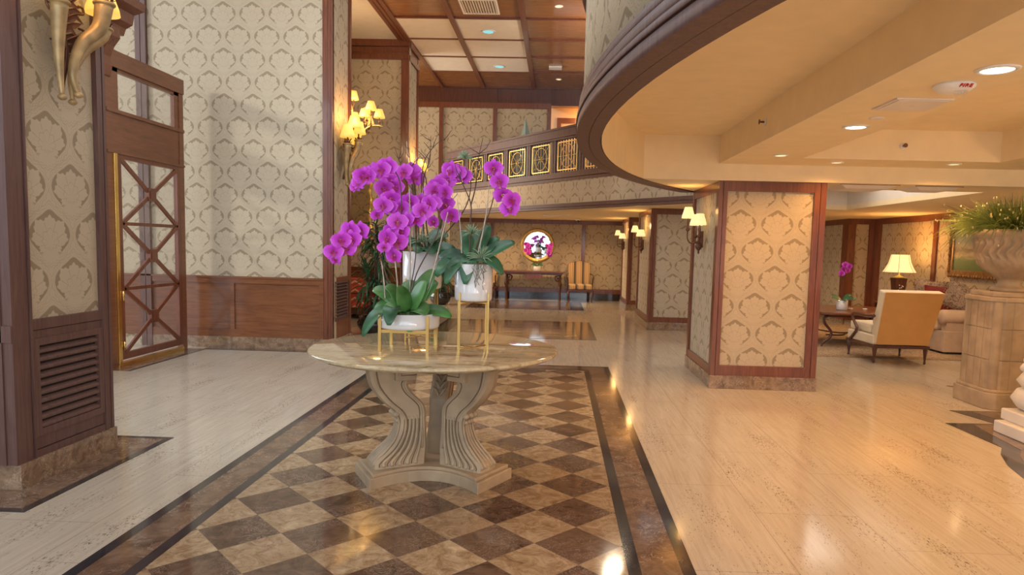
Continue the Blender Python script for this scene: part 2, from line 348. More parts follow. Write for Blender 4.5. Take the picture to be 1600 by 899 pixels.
# ------------------------------------------------------------------ mesh builder
class MB:
    def __init__(s): s.v = []; s.f = []; s.uv = {}; s.mi = []; s.sm = []
    def face(s, idx, smooth=False, mi=0, uv=None):
        if uv: s.uv[len(s.f)] = uv
        s.f.append(tuple(idx)); s.sm.append(smooth); s.mi.append(mi)
    def add(s, vs): n = len(s.v); s.v += [tuple(v) for v in vs]; return n
    def hexa(s, c, mi=0):                            # 8 corners, bottom 4 ccw then top 4
        n = s.add(c)
        for q in ((3, 2, 1, 0), (4, 5, 6, 7), (0, 1, 5, 4), (1, 2, 6, 5), (2, 3, 7, 6), (3, 0, 4, 7)): s.face([n + i for i in q], mi=mi)
        return s
    def box(s, x0, x1, y0, y1, z0, z1, mi=0):
        return s.hexa([(x0, y0, z0), (x1, y0, z0), (x1, y1, z0), (x0, y1, z0), (x0, y0, z1), (x1, y0, z1), (x1, y1, z1), (x0, y1, z1)], mi)
    def obox(s, o, u, n, u0, u1, z0, z1, t0, t1, mi=0):   # box in a wall frame: u along, n outward, z up
        o = Vector(o); u = Vector(u); n = Vector(n)
        if u.cross(n).z < 0: pass
        P = lambda a, t, z: tuple(o + u * a + n * t + Vector((0, 0, z)))
        c = [P(u0, t0, z0), P(u1, t0, z0), P(u1, t1, z0), P(u0, t1, z0), P(u0, t0, z1), P(u1, t0, z1), P(u1, t1, z1), P(u0, t1, z1)]
        if u.cross(n).z < 0: c = [c[i] for i in (1, 0, 3, 2, 5, 4, 7, 6)]
        return s.hexa(c, mi)
    def prism(s, pts, z0, z1, mi=0, smooth=False):       # ccw polygon
        n = len(pts); a = s.add([(x, y, z0) for x, y in pts]); b = s.add([(x, y, z1) for x, y in pts])
        s.face([a + i for i in reversed(range(n))], mi=mi); s.face([b + i for i in range(n)], mi=mi)
        for i in range(n):
            j = (i + 1) % n; s.face([a + i, a + j, b + j, b + i], smooth, mi)
        return s
    def prof(s, pts, o, e1, e2, e3, t0, t1, mi=0):       # polygon in plane (e1,e2), extruded along e3
        o, e1, e2, e3 = map(Vector, (o, e1, e2, e3)); n = len(pts)
        A = s.add([tuple(o + e1 * a + e2 * b + e3 * t0) for a, b in pts]); B = s.add([tuple(o + e1 * a + e2 * b + e3 * t1) for a, b in pts])
        s.face([A + i for i in reversed(range(n))], mi=mi); s.face([B + i for i in range(n)], mi=mi)
        for i in range(n):
            j = (i + 1) % n; s.face([A + i, A + j, B + j, B + i], mi=mi)
        return s
    def tube(s, path, rad, seg=8, caps=True, mi=0):
        P = [Vector(p) for p in path]; n = len(P); R = rad if isinstance(rad, (list, tuple)) else [rad] * n
        up = Vector((0.13, 0.07, 1)).normalized(); base = len(s.v); prev = None
        for i in range(n):
            t = (P[min(i + 1, n - 1)] - P[max(i - 1, 0)])
            t = t.normalized() if t.length > 1e-9 else up
            if prev is None:
                a = t.cross(up)
                if a.length < 0.05: a = t.cross(Vector((1, 0, 0)))
            else: a = prev - t * prev.dot(t)
            a.normalize(); b = t.cross(a); prev = a
            s.add([tuple(P[i] + (a * math.cos(2 * PI * k / seg) + b * math.sin(2 * PI * k / seg)) * R[i]) for k in range(seg)])
        for i in range(n - 1):
            for k in range(seg):
                k2 = (k + 1) % seg
                s.face([base + i * seg + k, base + i * seg + k2, base + (i + 1) * seg + k2, base + (i + 1) * seg + k], True, mi)
        if caps:
            s.face([base + k for k in reversed(range(seg))], mi=mi); s.face([base + (n - 1) * seg + k for k in range(seg)], mi=mi)
        return s
    def lathe(s, prof, c=(0, 0, 0), seg=32, mi=0, fn=None, smooth=True, axis=None):
        base = len(s.v); c = Vector(c); Rm = axis or Matrix.Identity(3)
        for i, (r, z) in enumerate(prof):
            for k in range(seg):
                a = 2 * PI * k / seg; rr = fn(r, z, a, i) if fn else r
                s.add([tuple(c + Rm @ Vector((rr * math.cos(a), rr * math.sin(a), z)))])
        n = len(prof)
        for i in range(n - 1):
            for k in range(seg):
                k2 = (k + 1) % seg
                s.face([base + i * seg + k, base + i * seg + k2, base + (i + 1) * seg + k2, base + (i + 1) * seg + k], smooth, mi)
        if prof[0][0] > 1e-4: s.face([base + k for k in reversed(range(seg))], mi=mi)
        if prof[-1][0] > 1e-4: s.face([base + (n - 1) * seg + k for k in range(seg)], mi=mi)
        return s
    def ball(s, c, r, seg=12, sc=(1, 1, 1), mi=0):
        c = Vector(c); n = max(5, seg // 2); base = len(s.v)
        for i in range(n + 1):
            t = PI * i / n
            for k in range(seg):
                a = 2 * PI * k / seg
                s.add([(c.x + r * sc[0] * math.sin(t) * math.cos(a), c.y + r * sc[1] * math.sin(t) * math.sin(a), c.z - r * sc[2] * math.cos(t))])
        for i in range(n):
            for k in range(seg):
                k2 = (k + 1) % seg; s.face([base + i * seg + k, base + i * seg + k2, base + (i + 1) * seg + k2, base + (i + 1) * seg + k], True, mi)
        return s
    def blade(s, path, w, nrm=None, fold=0.0, mi=0, seg=2):   # leaf strip; w = list of half widths
        P = [Vector(p) for p in path]; n = len(P); base = len(s.v)
        for i in range(n):
            t = (P[min(i + 1, n - 1)] - P[max(i - 1, 0)]).normalized()
            side = t.cross(Vector(nrm) if nrm else Vector((0, 0, 1)))
            if side.length < 0.02: side = Vector((1, 0, 0))
            side.normalize(); up = side.cross(t)
            for k in (-1, 0, 1):
                s.add([tuple(P[i] + side * (k * w[i]) + up * (abs(k) * fold * w[i]))])
        for i in range(n - 1):
            for k in range(2):
                a = base + i * 3 + k; s.face([a, a + 1, a + 4, a + 3], True, mi)
        return s
    def merge(s, o, mat=None):
        n = len(s.v); s.v += [tuple(mat @ Vector(v)) if mat else v for v in o.v]
        for i, f in enumerate(o.f): s.face([n + k for k in f], o.sm[i], o.mi[i], o.uv.get(i))
        return s

WL = {}
def obj(name, mb, mat, parent=None, bevel=0.0, auto=False):
    off = Vector((0, 0, 0))
    if parent is not None: off = WL.get(parent.name, Vector((0, 0, 0)))
    me = bpy.data.meshes.new(name)
    me.from_pydata([(v[0] - off.x, v[1] - off.y, v[2] - off.z) for v in mb.v], [], mb.f)
    mats = mat if isinstance(mat, (list, tuple)) else [mat]
    for m in mats: me.materials.append(M[m] if isinstance(m, str) else m)
    me.polygons.foreach_set('use_smooth', mb.sm)
    me.polygons.foreach_set('material_index', [min(i, len(mats) - 1) for i in mb.mi])
    uvl = me.uv_layers.new(name='m')
    for p in me.polygons:
        if p.index in mb.uv:
            for li, uv in zip(p.loop_indices, mb.uv[p.index]): uvl.data[li].uv = uv
            continue
        nx, ny, nz = [abs(q) for q in p.normal]
        for li in p.loop_indices:
            v = mb.v[me.loops[li].vertex_index]
            uvl.data[li].uv = (v[1], v[2]) if nx >= ny and nx >= nz else ((v[0], v[2]) if ny >= nz else (v[0], v[1]))
    me.validate(); me.update()
    o = bpy.data.objects.new(name, me); COL.objects.link(o)
    if parent is not None: o.parent = parent; WL[o.name] = off.copy()
    if bevel:
        md = o.modifiers.new('bevel', 'BEVEL'); md.width = bevel; md.segments = 2; md.limit_method = 'ANGLE'; md.angle_limit = 0.7
    return o
def thing(name, label, cat, loc=(0, 0, 0), group=None):
    o = bpy.data.objects.new(name, None); COL.objects.link(o); o.location = loc
    o.empty_display_size = 0.1
    WL[o.name] = Vector(loc); o['label'] = label; o['category'] = cat
    if group: o['group'] = group
    return o
def tag(o, label, cat, group=None, kind=None):
    o['label'] = label; o['category'] = cat
    if group: o['group'] = group
    if kind: o['kind'] = kind
    return o
def struct(name, mb, mat, label=None, bevel=0.0):
    o = obj(name, mb, mat, None, bevel); o['kind'] = 'structure'
    if label: o['label'] = label; o['category'] = name.split('_')[0]
    return o
def dup(root, loc, rotz=0.0, label=None, group=None, scale=None):
    def cp(o, par):
        c = o.copy(); COL.objects.link(c)
        if par is not None: c.parent = par
        for ch in [x for x in KIDS(o)]: cp(ch, c)
        return c
    r = cp(root, None); r.location = loc; r.rotation_euler = (0, 0, rotz)
    if scale: r.scale = (scale,) * 3
    if label: r['label'] = label
    if group: r['group'] = group
    return r
def KIDS(o): return [x for x in list(COL.objects) if x.parent == o]
X_, Y_, NX, NY = (1, 0, 0), (0, 1, 0), (-1, 0, 0), (0, -1, 0)

def bz(pts, n=14):                                   # smooth curve through points (Catmull-Rom)
    P = [Vector(p) for p in pts]; P = [2 * P[0] - P[1]] + P + [2 * P[-1] - P[-2]]; out = []
    for i in range(1, len(P) - 2):
        for k in range(n):
            t = k / n; a, b, c, d = P[i - 1], P[i], P[i + 1], P[i + 2]
            out.append(0.5 * ((2 * b) + (c - a) * t + (2 * a - 5 * b + 4 * c - d) * t * t + (3 * b - a - 3 * c + d) * t ** 3))
    out.append(P[-2]); return out

# ================================================================== THE SETTING
CXC, CYC, RI, RO = 7.95, 4.55, 7.67, 7.84            # centre and radii of the round balcony over the lobby
def arc(R, y0, y1, n=40):
    pts = []
    for i in range(n + 1):
        a0 = math.asin(max(-1, min(1, (y0 - CYC) / R))); a1 = math.asin(max(-1, min(1, (y1 - CYC) / R)))
        a = a0 + (a1 - a0) * i / n
        pts.append((CXC - R * math.cos(a), CYC + R * math.sin(a)))
    return pts

fl = MB().box(-12, 14, -4, 23, -0.1, 0.0)
struct('floor', fl, 'trav', 'polished cream travertine floor of long veined planks')

# inlaid marble carpets
def ring(mb, x0, x1, y0, y1, w, z0, z1):
    mb.box(x0, x0 + w, y0, y1, z0, z1); mb.box(x1 - w, x1, y0, y1, z0, z1)
    mb.box(x0 + w, x1 - w, y0, y0 + w, z0, z1); mb.box(x0 + w, x1 - w, y1 - w, y1, z0, z1)
trim_n = [0]
def trim(mb, mat, label=None):
    trim_n[0] += 1; return struct('trim_%d' % trim_n[0], mb, mat, label)
for (y0, y1) in ((0.4, 8.79), (11.33, 14.03), (16.6, 19.2)):
    xa, xb = -2.21, 0.712; z = 0.004
    b = MB(); ring(b, xa, xb, y0, y1, 0.065, 0.0, z); ring(b, xa + 0.262, xb - 0.262, y0 + 0.262, y1 - 0.262, 0.065, 0.0, z); trim(b, 'black')
    b = MB(); ring(b, xa + 0.065, xb - 0.065, y0 + 0.065, y1 - 0.065, 0.197, 0.0, z); trim(b, 'emp')
    b = MB().box(xa + 0.327, xb - 0.327, y0 + 0.327, y1 - 0.327, 0.0, z); trim(b, 'check')
# marble borders at the foot of the left pillar, the door and the curved wall
b = MB(); b.box(-3.2, -2.97, 3.62, 5.012, 0, 0.003); b.box(-3.5, -3.2, 4.8, 5.012, 0, 0.003); b.box(-4.6, -3.2, 3.62, 3.88, 0, 0.003)
b.box(-5.11, -4.90, 7.55, 9.25, 0, 0.003); b.box(-4.9, -3.1, 9.28, 9.43, 0, 0.003); trim(b, 'emp')
b = MB(); b.box(-2.97, -2.92, 3.57, 5.06, 0, 0.0035); b.box(-3.5, -2.97, 5.012, 5.06, 0, 0.0035); b.box(-4.6, -2.97, 3.57, 3.62, 0, 0.0035)
b.box(-4.90, -4.855, 7.55, 9.235, 0, 0.0035); b.box(-4.9, -3.1, 9.235, 9.28, 0, 0.0035); trim(b, 'black')
# zigzag marble inlay by the urn pedestal
arcp = [(3.685, 5.58), (3.55, 5.38), (3.42, 5.10), (3.33, 4.76), (3.30, 4.4), (3.33, 4.0), (3.5, 3.6)]
outl = [(3.669, 6.36)] + arcp + [(6.5, 3.6), (6.5, 6.93), (4.009, 6.90), (3.985 + 0.16, 6.385)]
trim(MB().prism(outl, 0, 0.003), 'black')
arci = [(3.80, 5.52), (3.67, 5.33), (3.54, 5.06), (3.45, 4.76), (3.42, 4.4), (3.45, 4.0), (3.62, 3.6)]
inn = [(3.90, 6.33)] + arci + [(6.4, 3.7), (6.4, 6.88), (4.20, 6.86), (4.33, 6.33)]
trim(MB().prism(inn, 0.001, 0.0045), 'emp')
trim(MB().prism([(4.726, 8.237), (4.85, 7.9), (5.6, 7.9), (5.6, 8.22)], 0, 0.003), 'emp')

# ---- walls
def wainscot(mb, o, u, n, L, z0=0.16, z1=1.02, step_=1.6):
    mb.obox(o, u, n, 0, L, z1 - 0.10, z1, 0, 0.035); mb.obox(o, u, n, 0, L, z1 - 0.025, z1, 0.035, 0.05)
    mb.obox(o, u, n, 0, L, z0, z0 + 0.11, 0, 0.035); mb.obox(o, u, n, 0, L, z0 + 0.11, z1 - 0.10, 0, 0.012)
    k = max(1, round(L / step_))
    for i in range(k + 1):
        c = min(max(L * i / k, 0.03), L - 0.03); mb.obox(o, u, n, c - 0.03, c + 0.03, z0 + 0.11, z1 - 0.10, 0.012, 0.035)
    return mb
# curved-looking back wall beside the glazed door (y = 9.46)
struct('wall_left', MB().box(-5.87, -3.13, 9.47, 9.6, 0, 6.0), 'paper', 'patterned wallpaper wall beside the glazed door')
trim(wainscot(MB(), (-5.87, 9.47, 0), X_, NY, 2.61, step_=1.3), 'wood_x', 'wooden wainscot under the wallpaper beside the glazed door')
struct('baseboard_left', MB().box(-5.87, -3.26, 9.43, 9.47, 0, 0.16), 'emp_b')
b = MB(); b.box(-5.87, -5.80, 9.42, 9.47, 0, 6); b.box(-5.79, -5.72, 9.42, 9.47, 0, 6); trim(b, 'wood_p')
struct('wall_vestibule', MB().box(-9.5, -5.87, 9.5, 9.62, 0, 6.0), 'paper')
# entrance side behind the camera: wall with tall windows
m = MB()
xs = [-5.13, -4.6, -2.9, -1.35, -0.3, 0.2, 2.2, 2.8, 5.5, 6.2, 9.0, 14]
for i in range(0, len(xs), 2): m.box(xs[i], xs[i + 1], -4.15, -4.0, 0, 6)
for i in range(1, len(xs) - 1, 2): m.box(xs[i], xs[i + 1], -4.15, -4.0, 0, 0.5); m.box(xs[i], xs[i + 1], -4.15, -4.0, 3.2, 6)
struct('wall_entrance', m, 'wood_x')
m = MB()
for i in range(1, len(xs) - 1, 2):
    w_ = xs[i + 1] - xs[i]
    for k in (1, 2): m.box(xs[i] + w_ * k / 3 - .03, xs[i] + w_ * k / 3 + .03, -4.1, -4.05, 0.5, 3.2)
    m.box(xs[i], xs[i + 1], -4.1, -4.05, 2.2, 2.27)
struct('window_2', m, 'wood_d')
# hidden left wall before the door
struct('wall_door', MB().box(-5.25, -5.13, -4, 7.62, 0, 6.0), 'paper')
# third wall with crown, y = 14.3
struct('wall_recess', MB().box(-9, -3.14, 14.3, 14.45, 0, 6.0), 'paper', 'patterned wallpaper wall with wooden crown behind the potted tree')
b = MB(); b.box(-9, -3.14, 14.24, 14.3, 5.30, 5.40); b.box(-9, -3.14, 14.27, 14.3, 5.40, 5.55); b.box(-9, -3.14, 14.22, 14.3, 5.56, 5.69); b.box(-9, -3.14, 14.25, 14.27, 5.44, 5.46)
b.box(-3.30, -3.14, 14.26, 14.3, 0, 5.30); b.box(-3.25, -3.20, 14.25, 14.26, 0, 5.3); trim(b, 'wood')
trim(wainscot(MB(), (-9, 14.3, 0), X_, NY, 5.7, step_=1.2), 'wood_x')
struct('wall_far_side', MB().box(-9.1, -9, 9.6, 14.3, 0, 6.0), 'paper')
# back wall y = 20 lower and upper
struct('wall_back', MB().box(-9, 14, 20, 20.15, 0, 2.95).box(-2.9, -0.28, 18.4, 18.5, 2.95, 5.75).box(-9, -2.9, 18.4, 18.5, 0, 5.75), 'paper', 'patterned wallpaper back wall with the round mirror')
b = MB()
for x in (-3.45, -1.90, 0.77, 3.2, 5.5): b.box(x - 0.05, x + 0.05, 19.955, 20, 0.33, 2.2)
b.box(-9, 14, 19.94, 20, 2.2, 2.32); b.box(-9, 14, 19.95, 20, 0.2, 0.33)
for x in (-3.17, -1.734, -0.30): b.box(x - 0.052, x + 0.052, 18.35, 18.4, 2.95 if x > -3 else 0.3, 5.30)
b.box(-9, -2.9, 18.36, 18.4, 0.9, 1.0); b.box(-9, -2.9, 18.37, 18.4, 0.1, 0.9); b.box(-9, -0.26, 18.34, 18.4, 5.16, 5.30); trim(b, 'wood')
struct('baseboard_back', MB().box(-9, 14, 19.93, 20, 0, 0.2), 'black')
b = MB().box(-9, -0.26, 18.36, 18.4, 5.30, 5.70)
for x in (-1.734, -0.30): b.box(x - 0.05, x + 0.05, 18.33, 18.36, 5.30, 5.70)
b.box(-0.26, 2.2, 18.36, 18.4, 5.25, 5.70); b.box(-9, 2.2, 18.30, 18.36, 5.66, 5.70)
trim(b, 'wood_d')
# beyond the mezzanine: warm doorway
struct('wall_mezzanine', MB().box(-0.3, 6, 20.9, 21.0, 2.9, 6.0), plain('warm peach paint', (0.72, 0.44, 0.24), 0.8))
b = MB(); b.box(-0.1, 0.02, 20.84, 20.9, 2.9, 5.25); b.box(-0.1, 1.3, 20.84, 20.9, 5.25, 5.40); trim(b, 'wood')
light('AREA', (0.8, 20.4, 5.3), 16, WARM, 0.8, target=(0.4, 20.9, 4.8), name='doorway_light')

# ---- lounge walls on the right
struct('wall_right', MB().box(6.95, 7.1, 3, 15.2, 0, 2.4).box(6.4, 7.1, 15.2, 20, 0, 2.4), 'paper', 'patterned wallpaper wall of the lounge')
b = MB()
b.box(6.90, 6.95, 3, 15.2, 2.2, 2.34); b.box(6.4, 6.95, 15.15, 15.2, 2.2, 2.34); b.box(6.35, 6.4, 15.2, 20, 2.2, 2.34)
b.box(6.915, 6.95, 12.72, 12.84, 0.3, 2.2); b.box(6.89, 6.95, 14.9, 15.2, 0.1, 2.2); b.box(6.90, 6.95, 9.4, 9.5, 0.3, 2.2)
b.box(6.34, 6.4, 15.14, 15.45, 0.1, 2.2); b.box(6.40, 6.50, 15.14, 15.2, 0.1, 2.2); b.box(6.80, 6.95, 15.14, 15.2, 0.1, 2.2)
b.box(6.90, 6.95, 3, 15.2, 0.1, 0.3); b.box(6.4, 6.95, 15.15, 15.2, 0.1, 0.3); b.box(6.35, 6.4, 15.2, 20, 0.1, 0.3)
trim(b, 'wood')
struct('baseboard_right', MB().box(6.92, 6.95, 3, 15.2, 0, 0.1).box(6.37, 6.4, 15.2, 20, 0, 0.1), 'emp_b')

# ---- ceilings
def pan(mb, pts, z, flip=False):
    n = mb.add([(x, y, z) for x, y in pts]); mb.face([n + i for i in (range(len(pts)) if not flip else reversed(range(len(pts))))])
DA = Vector((2.25, 11.1)); DB = Vector((-2.9, 18.1)); DU = (DB - DA).normalized(); DN = Vector((DU.y * 1, -DU.x)) # plan line of the far balcony
if DN.x > 0: DN = -DN
def dpt(s, t=0.0): q = DA + DU * s + DN * t; return (q.x, q.y)
# far low ceiling (underside of the mezzanine)
c = MB()
c.prism([(2.25, 11.1), (2.5, 11.1), (2.5, 12.2), (14, 12.2), (14, 20), (-2.9, 20), (-2.9, 18.1)], 2.32, 2.40)
c.prism([(1.77, 9.1), (2.5, 8.35), (2.5, 11.1), (2.25, 11.1)], 2.32, 2.40)
c.box(5.05, 14, 8.35, 12.2, 2.32, 2.40)
a1 = arc(RI - 0.002, 7.68, 9.13, 24)
c.prism([(14, 7.68), (14, 8.35), (2.5, 8.35), (1.77, 9.13)] + list(reversed(a1)), 2.32, 2.40)
struct('ceiling_low', c, 'paint', 'cream painted low ceiling under the mezzanine')
# light well in the lounge ceiling
c = MB(); c.box(2.4, 2.5, 8.3, 12.2, 2.40, 3.4); c.box(5.05, 5.15, 8.3, 12.2, 2.40, 3.4); c.box(2.4, 5.15, 12.2, 12.3, 2.40, 3.4); c.box(2.4, 5.15, 8.25, 8.35, 2.40, 3.4); c.box(2.4, 5.15, 8.25, 12.3, 3.4, 3.5)
struct('ceiling_well', c, 'white', 'white recessed ceiling well over the lounge')
# near trays
c = MB()
inner = arc(RI - 0.007, -2.9, 7.62, 64)
n = c.add([(x, y, 2.32) for x, y in inner] + [(x, y, 2.8) for x, y in inner])
k = len(inner)
for i in range(k - 1): c.face([n + i, n + i + 1, n + k + i + 1, n + k + i], True)
poly = [(1.75, 7.62), (1.75, -2.9)] + inner
c.prism(poly[::-1] if False else poly, 2.8, 2.86)
c.box(0.90, 14, 7.62, 7.68, 2.32, 2.95)
c.box(1.75, 2.45, -2.9, 7.62, 2.5, 2.86)             # beam
c.box(2.45, 14, 7.05, 7.62, 2.5, 2.86)
c.box(4.40, 14, -2.9, 7.05, 2.5, 2.86)
c.box(2.45, 4.40, -2.9, 7.05, 2.8, 2.86)
struct('ceiling_tray', c, 'paint', 'cream tray ceiling with dropped beams under the curved balcony')
# round balcony: wood soffit and fascia, papered drum
def bandring(R0, R1, z0, z1, y0=-2.9, y1=9.16, uv=False, n=64):
    m = MB(); A = arc(R0, y0, y1, n); B = arc(R1, y0, y1, n)     # R0 outer (bigger), R1 inner
    k = n + 1
    o = m.add([(x, y, z0) for x, y in A]); o2 = m.add([(x, y, z1) for x, y in A]); i_ = m.add([(x, y, z0) for x, y in B]); i2 = m.add([(x, y, z1) for x, y in B])
    s = 0.0
    for j in range(n):
        d = math.dist(A[j], A[j + 1]); uvq = [(-s, z0), (-s, z1), (-s - d, z1), (-s - d, z0)]
        m.face([o + j, o2 + j, o2 + j + 1, o + j + 1], True, uv=uvq)
        m.face([i_ + j, i_ + j + 1, i2 + j + 1, i2 + j], True)
        m.face([o + j, o + j + 1, i_ + j + 1, i_ + j]); m.face([o2 + j, i2 + j, i2 + j + 1, o2 + j + 1]); s += d
    m.face([o, i_, i2, o2]); m.face([o + n, o2 + n, i2 + n, i_ + n])
    return m
m = MB()
for R0, R1, z0, z1 in ((7.752, RI, 2.305, 2.34), (RO, 7.756, 2.305, 2.365), (RO + 0.006, 7.80, 2.372, 2.40), (RO - 0.004, 7.79, 2.405, 2.455), (RO - 0.010, 7.79, 2.460, 2.50)):
    m.merge(bandring(R0, R1, z0, z1))
trim(m, 'wood_p', 'brown wooden band around the curved balcony edge')
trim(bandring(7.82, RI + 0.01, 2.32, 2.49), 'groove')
struct('wall_balcony', bandring(7.80, 7.69, 2.49, 3.45), 'paper', 'pale patterned wallpaper drum of the curved balcony')
trim(bandring(7.86, 7.62, 3.45, 3.56), 'wood_p')
# mezzanine floor behind and fascia of the far balcony
c = MB(); c.prism([dpt(0, -0.02), (14, 11.1), (14, 20.9), (-2.88, 20.0), dpt(8.69, -0.02)], 2.86, 2.94)
struct('floor_mezzanine', c, 'wood_d')
o0 = (DA.x, DA.y, 0); u3 = (DU.x, DU.y, 0); n3 = (DN.x, DN.y, 0)
m = MB(); m.obox(o0, u3, n3, 0, 8.69, 2.40, 2.90, -0.08, 0.0)
LU = 8.69
mm = MB()
nn = mm.add([(*dpt(0, 0.003), 2.40), (*dpt(LU, 0.003), 2.40), (*dpt(LU, 0.003), 2.90), (*dpt(0, 0.003), 2.90)])
mm.face([nn, nn + 1, nn + 2, nn + 3], uv=[(0, 2.4), (LU, 2.4), (LU, 2.9), (0, 2.9)])
m.merge(mm); m.box(-2.98, -2.90, 18.1, 20, 2.40, 2.90)
struct('wall_mezzanine_front', m, 'paper', 'pale wallpapered front of the far mezzanine')
m = MB()
for z0, z1, t in ((2.31, 2.36, 0.03), (2.36, 2.40, 0.055), (2.40, 2.43, 0.02), (2.88, 2.94, 0.025), (2.945, 3.0, 0.06), (3.0, 3.06, 0.04)):
    m.obox(o0, u3, n3, 0, 8.72, z0, z1, -0.10, t)
m.box(-2.96, -2.86, 18.1, 20, 2.31, 2.43); m.box(-2.96, -2.86, 18.1, 20, 2.9, 3.06)
trim(m, 'wood_p')
# coffered upper ceiling
c = MB().box(-3.12, 2.2, -4, 18.4, 5.70, 5.78).box(-0.3, 6, 18.4, 21, 5.70, 5.78)
struct('ceiling', c, 'wood_c', 'coffered wooden atrium ceiling')
m = MB()
for x in (-2.05, -0.73, 0.60): m.box(x - 0.05, x + 0.05, -4, 18.3, 5.655, 5.70)
for kk in range(-12, 4): y = 12.84 + 1.285 * kk; m.box(-3.1, 2.2, y - 0.028, y + 0.028, 5.67, 5.70)
for xa, xb, z in ((-3.36, -3.33, 5.672), (-3.33, -3.27, 5.655), (-3.27, -3.25, 5.67), (-3.25, -3.19, 5.648), (-3.19, -3.17, 5.665), (-3.17, -3.10, 5.655)): m.box(xa, xb, -4, 14.26 if xa < -3.15 else 14.31, z, 5.72)
m.box(-3.17, -3.10, 15.27, 18.3, 5.655, 5.72)
trim(m, 'wood', 'wooden ceiling beams')
m = MB()
for i, (xa, xb) in enumerate(((-3.10, -2.10), (-2.0, -0.78))):
    for kk in range(3):
        y = 12.84 + 1.285 * kk; m.box(xa, xb, y + 0.03, y + 1.255, 5.688, 5.70)
trim(m, 'white', 'white painted ceiling coffers')
struct('ceiling_side', MB().box(-5.2, -3.36, -4, 9.5, 5.69, 5.77).box(-9, -3.36, 9.5, 14.3, 5.69, 5.77), 'white')
struct('ceiling_far_left', MB().box(-9, -3.12, 14.4, 18.4, 5.70, 5.78), 'wood_c')

# ---- pillars
def face_frame(mb, o, u, n, L, z0, z1, sl, sr, bot, top, d=0.03, splits=2, gr=0.006):
    for a, b2 in ((0, sl), (L - sr, L)):
        w = (b2 - a) / splits
        for i in range(splits): mb.obox(o, u, n, a + i * w + (gr / 2 if i else 0), a + (i + 1) * w - (gr / 2 if i < splits - 1 else 0), z0, z1, 0, d)
    if bot: mb.obox(o, u, n, sl, L - sr, z0, z0 + bot, 0, d * 0.9)
    if top: mb.obox(o, u, n, sl, L - sr, z1 - top, z1, 0, d * 0.9)
def pillar(name, label, x0, x1, y0, y1, z1, faces, group=None, zb=0.15):
    t = thing(name, label, 'pillar', ((x0 + x1) / 2, (y0 + y1) / 2, 0), group)
    e = 0.03
    obj('wallpaper_panel', MB().box(x0 + e, x1 - e, y0 + e, y1 - e, 0.0, z1), 'paper', t)
    m = MB()
    for f, sl, sr, bot, top in faces:
        if f == 'front': face_frame(m, (x0, y0 + e, 0), X_, NY, x1 - x0, zb, z1, sl, sr, bot, top, e)
        if f == 'left': face_frame(m, (x0 + e, y1, 0), NY, NX, y1 - y0 - e, zb, z1, sl, sr, bot, top, e)
        if f == 'right': face_frame(m, (x1 - e, y0 + e, 0), Y_, X_, y1 - y0 - e, zb, z1, sl, sr, bot, top, e)
    obj('wood_frame', m, 'wood', t)
    obj('marble_base', MB().box(x0 - 0.012, x1 + 0.012, y0 - 0.012, y1 + 0.012, 0, zb), 'emp_b', t, bevel=0.004)
    return t
pillar('square_pillar', 'large square pillar with gold damask panel, nearest on the right side', 1.77, 2.94, 7.64, 9.1, 2.318,
       [('front', 0.095, 0.13, 0.115, 0.11), ('left', 0.10, 0.10, 0.09, 0.11), ('right', 0.1, 0.1, 0.1, 0.1)])
pillar('square_pillar', 'middle of the three right pillars, wallpapered with dark wood frame, behind the nearest one', 1.77, 3.0, 13.05, 15.0, 2.318,
       [('front', 0.11, 0.12, 0.10, 0.11), ('left', 0.11, 0.10, 0.10, 0.10)])
pillar('square_pillar', 'farthest of the three right pillars, narrow, beside the striped chair and back wall', 1.77, 3.0, 17.05, 18.7, 2.318,
       [('front', 0.11, 0.12, 0.10, 0.11), ('left', 0.11, 0.10, 0.10, 0.10)])

def louvre(parent, o, u, n, L, z0, z1, nsl=9, fw=0.045):
    g = MB()
    g.obox(o, u, n, 0, fw, z0, z1, 0, 0.03); g.obox(o, u, n, L - fw, L, z0, z1, 0, 0.03)
    g.obox(o, u, n, fw, L - fw, z0, z0 + fw, 0, 0.03); g.obox(o, u, n, fw, L - fw, z1 - fw, z1, 0, 0.03)
    fr = obj('vent_grille', g, 'wood_p', parent)
    k = MB().obox(o, u, n, fw, L - fw, z0 + fw, z1 - fw, -0.002, 0.002); obj('vent_opening', k, 'dark', fr)
    sl = MB(); H = (z1 - z0 - 2 * fw) / nsl
    for i in range(nsl):
        z = z0 + fw + H * i
        O, U, N = Vector(o), Vector(u), Vector(n)
        pr = [(0.003, z + 0.005), (0.026, z + 0.004), (0.026, z + 0.018), (0.006, z + H * 0.72), (0.003, z + H * 0.72)]
        sl.prof(pr, o, n, (0, 0, 1), u, fw, L - fw)
    obj('vent_slats', sl, 'wood_p', fr)
